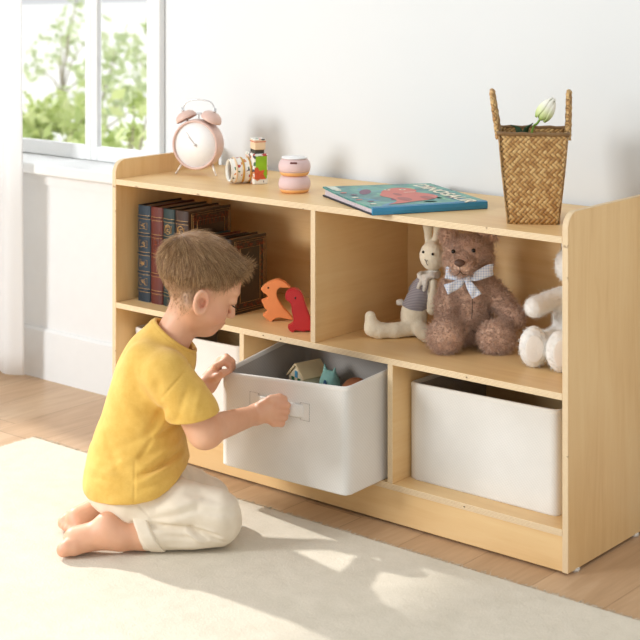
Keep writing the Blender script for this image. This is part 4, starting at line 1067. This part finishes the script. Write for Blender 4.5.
for s in (-1, 1):                                                                  # ears
    def E(a, r, out): return (.0055-.0118*r*math.cos(a)*1.0-.004*math.sin(a)*r, s*(.0580+out), -.0290+.0180*r*math.sin(a))
    hell((.0070,s*.0565,-.0300), (.0112,.0060,.0160), .004)
    hell((.0068,s*.0655,-.0275), (.0085,.0095,.0125), .0020, 'cut')
    P_ = [E(a, 1, .0052+.0030*max(0, math.cos(a))) for a in [math.radians(q) for q in range(-150, 191, 20)]]
    for a, b in zip(P_, P_[1:]): hcone(a, b, .0032, .0032, .003)
    hell((.0085,s*.0610,-.0450), (.0052,.0040,.0060), .004); hcone((.0150,s*.0605,-.0310), (.0150,s*.0607,-.0345), .0032, .0032, .003)
    P2 = [E(a, .60, .0040) for a in [math.radians(q) for q in range(-70, 131, 25)]]
    for a, b in zip(P2, P2[1:]): hcone(a, b, .0023, .0023, .0025)
    hell((.0105,s*.0600,-.0320), (.0036,.0060,.0048), .0012, 'cut')
body = field_obj('body', F, SK, boy, 1)
# warmer tone of lips, cheeks, ears, toes, knuckles
v, k = vnorm(body); Rn = np.array(RH.to_3x3()); q = (v-np.array(HC))@Rn
def bump3(c, r, x=q): return np.exp(-(((x-np.array(c))/np.array(r))**2).sum(1))
fl = .75*np.maximum(bump3((.076,0,-.0515), (.006,.011,.0032)), bump3((.074,0,-.0590), (.006,.010,.0035)))
for s in (-1, 1): fl += .32*bump3((.052,s*.036,-.040), (.024,.020,.020))+.25*bump3((.012,s*.066,-.022), (.016,.008,.022))
for s in (-1, 1): fl += .32*bump3((.0085,s*.060,-.029), (.006,.006,.010))  # ear hollows darkened: recess shade put into the skin tint
fl += .05*bump3((.084,0,-.034), (.008,.01,.008)); fl += .30*bump3((-.138,0,.010), (.018,.2,.03), v)+.18*bump3((-.07,-.08,.05), (.03,.03,.02), v)
fl += .22*bump3((.235,.06,.205), (.018,.02,.03), v)+.22*bump3((.125,.18,.25), (.02,.03,.02), v)
at = body.data.attributes.new('flush_shade', 'FLOAT', 'POINT'); at.data.foreach_set('value', np.clip(fl, 0, .9).astype(np.float32))

hl = np.where(q[:, 0] > -.004, -.030+.9*np.clip(q[:, 0]-.010, 0, 1), -.074)         # cropped sides fade out towards this line
hl = np.where((q[:, 0] > -.004) & (q[:, 0] < .018), -.008, hl)
cr = np.clip((q[:, 2]-hl)/.055, 0, 1)*.95*(np.linalg.norm(q, axis=1) < .092)*(q[:, 0] < .040+.4*q[:, 2])*(np.abs(q[:, 1]) < .0625)
at = body.data.attributes.new('cropped', 'FLOAT', 'POINT'); at.data.foreach_set('value', cr.astype(np.float32))
def fade_mask(Q):
    h_ = np.where(Q[:, 0] > -.004, -.030+.9*np.clip(Q[:, 0]-.010, 0, 1), -.074); h_ = np.where((Q[:, 0] > -.004) & (Q[:, 0] < .018), -.006, h_)
    c_ = np.clip((Q[:, 2]-h_)/.060, 0, 1)*(np.linalg.norm(Q, axis=1) < .092)*(Q[:, 0] < .040+.4*Q[:, 2])*(np.abs(Q[:, 1]) < .0625)*(Q[:, 2] < .05)
    return c_ > np.random.RandomState(1).rand(len(Q))

# hair
HM = NT('light_brown_hair'); at = HM.n('ShaderNodeAttribute', attribute_name='strand')
HM.set(Base_Color=HM.ramp(at.outputs['Fac'], [(0, lin(120,84,54)), (.5, lin(170,130,88)), (1, lin(218,184,138))]), Roughness=.42, Specular_IOR_Level=.45); HM = HM.m
HS = flat('hair_shell', (146,114,82), .7, var=.25, scale=120)
FB = F
F = Field((-.03,-.09,.36), (.21,.11,.56), .0021)
hell((-.006,0,.0160), (.0730,.0636,.0600)); hell((.033,0,.030), (.038,.046,.032), .02)
hell((.056,0,.0450), (.013,.034,.012), .014)
# hairline: remove below a line that rises from the nape, over the ears, to the forehead
sc = RH.to_3x3()
for p, n_ in (((-.030,0,-.012), (.30,0,-1)), ((.020,0,-.004), (.55,0,-1)), ((.052,0,.0320), (1,0,-.65))):
    P_ = Vector(hd(p)); N_ = sc @ Vector(n_).normalized(); F.plane_cut(P_, N_, .006)
shell = field_obj('hair', F, HS, boy, 1)
HA = shell
def to_world(P): return P@Rn.T+np.array(HC)
def hair(name, src, n, lenf, maskf, rad, seed, lift=.22):
    V, K = vnorm(src); Q = (V-np.array(HC))@Rn; KQ = K@Rn
    idx = np.nonzero(maskf(Q))[0]; rs = np.random.RandomState(seed); i = rs.choice(idx, n)
    p = Q[i]+rs.normal(size=(n, 3))*.0014; nn = KQ[i]
    crown = np.array([-.052,.004,.062])
    fl = p-crown; fl[:, 0] += .012; fl /= np.linalg.norm(fl, axis=1, keepdims=True)
    down = np.array([.25,0,-1.0]); side = np.clip((.045-p[:, 2])/.05, 0, 1)[:, None]
    g = fl*(1-side*.75)+down*side*.75; g -= nn*(g*nn).sum(1, keepdims=True); g /= np.linalg.norm(g, axis=1, keepdims=True)+1e-9
    g += rs.normal(size=(n, 3))*.08+.10*np.stack([np.sin(p[:, 1]*260), np.cos(p[:, 0]*230), 0*p[:, 0]], 1)
    L = lenf(p)*(.7+.6*rs.rand(n)); m = 5; t = np.linspace(0, 1, m)
    up = lift*(1+.8*rs.rand(n))
    P = p[:, None]+g[:, None]*(t[None, :, None]*L[:, None, None])+nn[:, None]*((up*L)[:, None, None]*(t-.55*t*t)[None, :, None])
    P = to_world(P.reshape(-1, 3)).reshape(n, m, 3)
    o = strands(name, V[i], P, rad, HM, HA); o['kind'] = 'stuff'; return o
hair('hair_strands', shell, 20000, lambda p: .0065+.015*np.clip((p[:, 2]+.018)/.06, 0, 1), lambda Q: Q[:, 2] > -.045, .00032, 2, .14)
hair('fringe', shell, 900, lambda p: .012+0*p[:, 0], lambda Q: (Q[:, 0] > .046) & (Q[:, 2] > .040), .00036, 5, .55)
fade = lambda Q: (Q[:, 0] < .052-.0*Q[:, 1]) & (Q[:, 2] > -.056-.25*(Q[:, 0]+.03)+np.where(Q[:, 0] > -.012, .052, 0)) & (Q[:, 2] < .06) & (np.abs(Q[:, 1]) < .0635) & (Q[:, 0] < .034+.35*(Q[:, 2]+.01)) & (np.linalg.norm(Q, axis=1) < .09)
hair('short_sides', body, 14000, lambda p: .003+.004*np.clip((p[:, 2]+.055)/.05, 0, 1), fade_mask, .00022, 8, .12)
# brows and lashes
def hair_lines(name, segs, rad, mat, par):
    P = np.array([[hd(p) for p in s_] for s_ in segs]); o = strands(name, P[:, 0], P, rad, mat, par); return o
rs = np.random.RandomState(4); segs = []; lash = []
for s in (-1, 1):
    for i in range(170):
        u = rs.rand(); y = .010+.028*u; z = .0095+.005*math.sin(PI*min(1, u*1.1))*.9+rs.normal()*.0011; x = .0742-.0125*u*u-.001
        segs.append([(x, s*y, z), (x+.0006, s*(y+.0025), z+.0010), (x, s*(y+.005), z+.0012)])
    for i in range(60):
        u = i/59; y = .0125+.024*u; x = .0760-.0080*(2*u-1)**2-.002*u; z = -.0140-.0015*math.sin(PI*u)
        lash.append([(x-.001, s*y, z), (x+.0030, s*(y+.0008), z-.0018), (x+.0060, s*(y+.0016), z-.0010)])
LASH = flat('dark_lashes', (60,42,34), .6)
hair_lines('eyebrows', segs, .0003, HM, boy); hair_lines('eyelashes', lash, .00030, LASH, boy)

# yellow t-shirt
SH = NT('mustard_yellow_jersey'); v_ = SH.coords((1,1,1)); n1 = SH.noise(v_, 45, 4, .6); n2 = SH.noise(SH.coords((300,300,1100)), 1, 2)
SH.set(Base_Color=SH.ramp(SH.math('ADD', SH.math('MULTIPLY', n1, .7), SH.math('MULTIPLY', n2, .3)), [(.3, lin(214,168,74)), (.7, lin(231,190,98))]), Roughness=.9, Sheen_Weight=.15)
SH.bump(SH.math('ADD', n2, SH.math('MULTIPLY', n1, .6)), .0007, .5); SH = SH.m
F = Field((-.135,-.135,.05), (.16,.18,.40), .0021)
F.ell((-.024,0,.098), (.091,.112,.066), k=.02); F.ell((.006,-.030,.112), (.058,.080,.050), k=.02); F.ell((.006,.030,.112), (.058,.072,.050), k=.02); F.ell((-.020,0,.155), (.079,.082,.075), k=.04); F.ell((-.004,0,.232), (.069,.081,.080), k=.04); F.ell((.006,0,.296), (.057,.084,.046), k=.03)
F.ell((.048,0,.300), (.034,.060,.034), k=.02); F.cone((.000,-.050,.318), (.004,.050,.318), .034, .034, .02); F.cone((.016,0,.312), (.036,.003,.340), .050, .048, .02)
F.cone((.038,-.080,.302), (.088,-.092,.240), .042, .041, .02); F.cone((.078,-.090,.250), (.092,-.090,.222), .0405, .0415, .006)
F.cone((.026,.080,.292), (.006,.120,.215), .041, .038, .02)
# sleeve and body openings
V_ = Vector(ER)-Vector(SR); V_.normalize()
def cutbox(fn, lo, hi): F.put(fn, lo, hi, .003, 'cut')
se = np.array((.0848,-.0855,.2325)); sn = np.array((.20,.02,-.98)); sn /= np.linalg.norm(sn)
def sleeve_cut(P): return np.maximum(-((P-se)@sn.astype(np.float32)), np.linalg.norm(P-se, axis=-1)-.075)
def sleeve_only(P):                                      # only the arm side, not the torso
    a = -((P-se)@sn.astype(np.float32)); b = np.linalg.norm(P-(se+np.array((.02,-.012,-.03))), axis=-1)-.060; return np.maximum(a, b)
F.put(sleeve_only, se-.09, se+.09, .003, 'cut')
F.put(lambda P: np.maximum(np.maximum(-((P-se)@sn.astype(np.float32)), P[..., 1]+.0900), np.linalg.norm(P-se, axis=-1)-.078), se-.09, se+.09, .002, 'cut')
F.cone((-.006,.140,.150), (.0,.128,.185), .06, .042, .003, 'cut') if False else None
F.put(lambda P: P[..., 2]-(.090+.10*(P[..., 0]+.02)+6.0*np.maximum(P[..., 0], 0)**2), (-.14,-.14,.04), (.17,.18,.15), .003, 'cut')
# hollow it out a little so hem and sleeve read as cloth edges
F.ell((-.022,0,.078), (.084,.104,.024), k=.004, op='cut'); F.cone((.078,-.088,.25), (.098,-.086,.205), .0345, .0360, .003, 'cut')
F.cone((.0455,.003,.344), (.0715,.006,.385), .0430, .055, .004, 'cut')
F.put(lambda P: -((P-np.array((.047,.003,.347), np.float32))@np.array((.60,.02,.80), np.float32)), (-.02,-.07,.33), (.13,.08,.41), .004, 'cut')
shirt = field_obj('t_shirt', F, SH, boy, 1)
def ridge(p, a, b, w, h):
    """a soft fold along the segment a-b seen from the side, fading out towards both ends"""
    ax_, az = b[0]-a[0], b[1]-a[1]; t = ((p.x-a[0])*ax_+(p.z-a[1])*az)/(ax_*ax_+az*az)
    if t < -.2 or t > 1.2: return 0
    t2 = min(1, max(0, t)); d = math.hypot(p.x-a[0]-ax_*t2, p.z-a[1]-az*t2)/w
    if d > 3: return 0
    side = min(1, max(0, (-p.y-.015)/.03)) if p.y < 0 else .7*min(1, max(0, (p.y-.015)/.03))
    return h*math.exp(-d*d)*math.sin(PI*min(1, max(0, (t+.2)/1.4)))*side
creases = [((0.039, 0.2574), (0.0068, 0.198), 0.006, -0.004), ((0.0068, 0.198), (-0.0729, 0.1641), 0.007, -0.003), ((0.0492, 0.2438), (0.0153, 0.1896), 0.006, 0.0035), ((0.0119, 0.1794), (-0.0525, 0.1455), 0.007, 0.003), ((0.0695, 0.2133), (0.0153, 0.1913), 0.005, -0.004), ((0.0153, 0.1913), (-0.0068, 0.1624), 0.005, -0.0035), ((0.0695, 0.1828), (-0.0017, 0.1489), 0.006, 0.0045), ((0.0695, 0.1607), (-0.0068, 0.137), 0.0042, -0.0065), ((0.0593, 0.1472), (-0.0102, 0.1269), 0.005, 0.005), ((0.0458, 0.1302), (-0.0051, 0.115), 0.005, -0.0035), ((-0.0135, 0.1591), (-0.0119, 0.0947), 0.002, -0.0018), ((-0.0695, 0.193), (-0.0424, 0.1421), 0.008, -0.003), ((-0.0864, 0.1421), (-0.0254, 0.1252), 0.008, 0.003), ((-0.0813, 0.1116), (-0.0305, 0.1048), 0.006, -0.002), ((0.078, 0.3218), (0.0305, 0.2692), 0.002, -0.0022), ((0.0254, 0.3082), (0.0288, 0.2641), 0.008, -0.003), ((-0.0254, 0.3201), (-0.0051, 0.2607), 0.01, -0.0025), ((-0.0424, 0.2607), (0.0034, 0.2184), 0.009, 0.0028), ((0.0797, 0.2946), (0.0593, 0.2353), 0.006, -0.0022), ((0.1017, 0.2946), (0.0898, 0.2438), 0.006, 0.002)]
def shirt_disp(p):
    q = Vector((p.x*9, p.y*9, p.z*26+p.x*14)); w2 = Vector((p.x*8+p.z*10, p.y*8, p.z*20-p.x*9)); d = .0018*noise.noise(q)-.0040*max(0, .22-abs(noise.noise(w2)))+.0008*noise.noise(p*34)
    d *= min(1, max(.25, (.30-p.z)/.12))
    for c in creases: d += ridge(p, *c)
    return d
displace(shirt, shirt_disp)
# ribbed collar and stitched hems
bm = bmesh.new(); cN = Vector((.60,.02,.80)).normalized(); cu = cN.cross(Vector((0,1,0))).normalized(); cv_ = cN.cross(cu)
pts = [Vector((.0440,.0035,.3465))+cu*(.0450*math.cos(t))+cv_*(.0450*math.sin(t)) for t in [2*PI*i/40 for i in range(40)]]
tube(bm, pts, .0048, 8, flatten=(1.1,.75), closed=True); obj('collar', bm, SH, shirt, True)

# cream trousers
PT = NT('cream_cotton_twill'); v_ = PT.coords((1,1,1)); n1 = PT.noise(v_, 30, 3); n2 = PT.noise(PT.coords((700,700,700)), 1, 2)
PT.set(Base_Color=PT.ramp(n1, [(.3, lin(226,212,190)), (.7, lin(238,226,206))]), Roughness=.85, Sheen_Weight=.1); PT.bump(n2, .0004, .4); PT = PT.m
F = Field((-.125,-.135,-.003), (.19,.125,.15), .0021)
F.ell((-.036,0,.086), (.074,.092,.050), k=.02); F.ell((-.010,0,.100), (.066,.080,.036), k=.02); F.ell((.008,0,.104), (.058,.074,.042), k=.02)
for s, Y in ((-1,-.064), (1,.050)):
    q = 0 if s < 0 else .006
    F.cone((-.020,Y*.80,.072), (.060,Y,.070-q), .044, .0425-q, .02); kx = .121 if s < 0 else .100; F.cone((.060,Y,.070-q), (kx,Y,.060-q*2), .0425-q, .0425-q, .012)
    F.cone((kx+.0025,Y-.002*s,.0445-q*.6), (.085,Y+.003*s,.036), .0420-q*.6, .0345, .006); F.cone((.085,Y+.003*s,.036), (.006,Y+.010*s,.0335), .0345, .0325, .0025)
F.put(lambda P: -(P[..., 2]-.0005)*-1*-1 if False else (P[..., 2]-.0005), (-.13,-.14,-.01), (.2,.13,.004), .002, 'cut')
pants = field_obj('trousers', F, PT, boy, 1)
pc = [((-0.0068, 0.0862), (0.0153, 0.0624), 0.002, -0.002), ((-0.0169, 0.0523), (0.0831, 0.0489), 0.0045, -0.006), ((0.0831, 0.0489), (0.1203, 0.0353), 0.004, -0.0045), ((0.0763, 0.0506), (0.1102, 0.0286), 0.003, -0.0045), ((0.0729, 0.0421), (0.1034, 0.0218), 0.0032, 0.004), ((0.0983, 0.0472), (0.1339, 0.0319), 0.003, -0.0045), ((0.0898, 0.0506), (0.1237, 0.0404), 0.003, 0.0035), ((0.1068, 0.0353), (0.1407, 0.0201), 0.003, -0.003), ((0.017, 0.0624), (0.0932, 0.0794), 0.006, -0.003), ((0.0288, 0.0794), (0.0966, 0.0947), 0.006, 0.003), ((0.0932, 0.0794), (0.161, 0.0709), 0.006, -0.0025), ((0.0746, 0.1048), (0.1475, 0.0879), 0.006, -0.003), ((0.0627, 0.1167), (0.122, 0.1048), 0.006, 0.003), ((0.0373, 0.0353), (0.0881, 0.0302), 0.005, -0.0025), ((0.0424, 0.015), (0.122, 0.0133), 0.005, 0.0022)]
def pants_disp(p):
    d = .0012*noise.noise(Vector((p.x*14, p.y*20, p.z*30)))+.0008*noise.noise(p*60)
    for c in pc: d += ridge(p, *c)
    return d if p.z > .004 else 0
displace(pants, pants_disp)
for Y, s in ((-.074,-1), (.066,1)):
    F = Field((-.035,Y-.05,-.003), (.045,Y+.05,.085), .002)
    F.cone((-.016,Y,.0350), (.034,Y,.0350), .0358, .0362, .003)
    ax_ = np.array((.88,0,.46), np.float32); ax_ /= np.linalg.norm(ax_)
    for pt_, n_ in (((-.0040,Y,.0345), -ax_), ((.0210,Y,.0345), ax_)):
        F.put(lambda P, pt_=np.array(pt_, np.float32), n_=n_: -((P-pt_)@n_.astype(np.float32)), (-.06,Y-.06,-.02), (.07,Y+.06,.1), .003, 'cut')
    F.cone((-.040,Y,.0310), (.002,Y,.0325), .0305, .0305, .003, 'cut')
    F.put(lambda P: (P[..., 2]-.0005), (-.06,Y-.06,-.01), (.07,Y+.06,.004), .002, 'cut')
    cf = field_obj('cuff', F, PT, pants, 1); displace(cf, nz(40, .0010))
# ------------------------------------------------------------------ light and camera
def area(name, loc, tgt, size, power, col=(1,1,1), sy=None):
    l = bpy.data.lights.new(name, 'AREA'); l.energy = power; l.color = col; l.size = size
    if sy: l.shape = 'RECTANGLE'; l.size_y = sy
    o = bpy.data.objects.new(name, l); COL.objects.link(o); o.location = loc
    o.rotation_euler = (Vector(tgt)-Vector(loc)).to_track_quat('-Z', 'Y').to_euler(); return o
area('soft_key_front', (-.95,-3.1,1.35), (.65,.2,.4), .9, 72, (.965,.985,1))  # added soft area lamp inside the room at front left, no window there
area('window_daylight', (-1.0,1.3,2.3), (-.7,0,.5), 1.2, 34, (.97,.99,1))
sl = bpy.data.lights.new('sun', 'SUN'); sl.energy = 3.2; sl.angle = math.radians(1.5); sl.color = (1,.985,.96)
so = bpy.data.objects.new('sun', sl); COL.objects.link(so)
d = Vector((1, -.095, -.68)); so.rotation_euler = d.to_track_quat('-Z', 'Y').to_euler()
w = bpy.data.worlds.new('world'); scene.world = w; w.use_nodes = True
bg = w.node_tree.nodes['Background']; bg.inputs[0].default_value = (.955,.972,.985,1); bg.inputs[1].default_value = .76
cam = bpy.data.cameras.new('camera'); co = bpy.data.objects.new('camera', cam); COL.objects.link(co); scene.camera = co
co.location = (2.41069,-2.19929,1.00171); co.rotation_euler = (PI/2, 0, .69601)
cam.sensor_width = 36; cam.lens = 1528.16/640*36; cam.shift_y = -(320+30.095)/640; cam.clip_start = .05
cam.dof.use_dof = True; cam.dof.focus_distance = 2.85; cam.dof.aperture_fstop = 7.5
vs = scene.view_settings; scene.view_settings.view_transform = 'Standard'; vs.look = 'None'; vs.gamma = 1; vs.use_curve_mapping = False
vs.exposure = .06
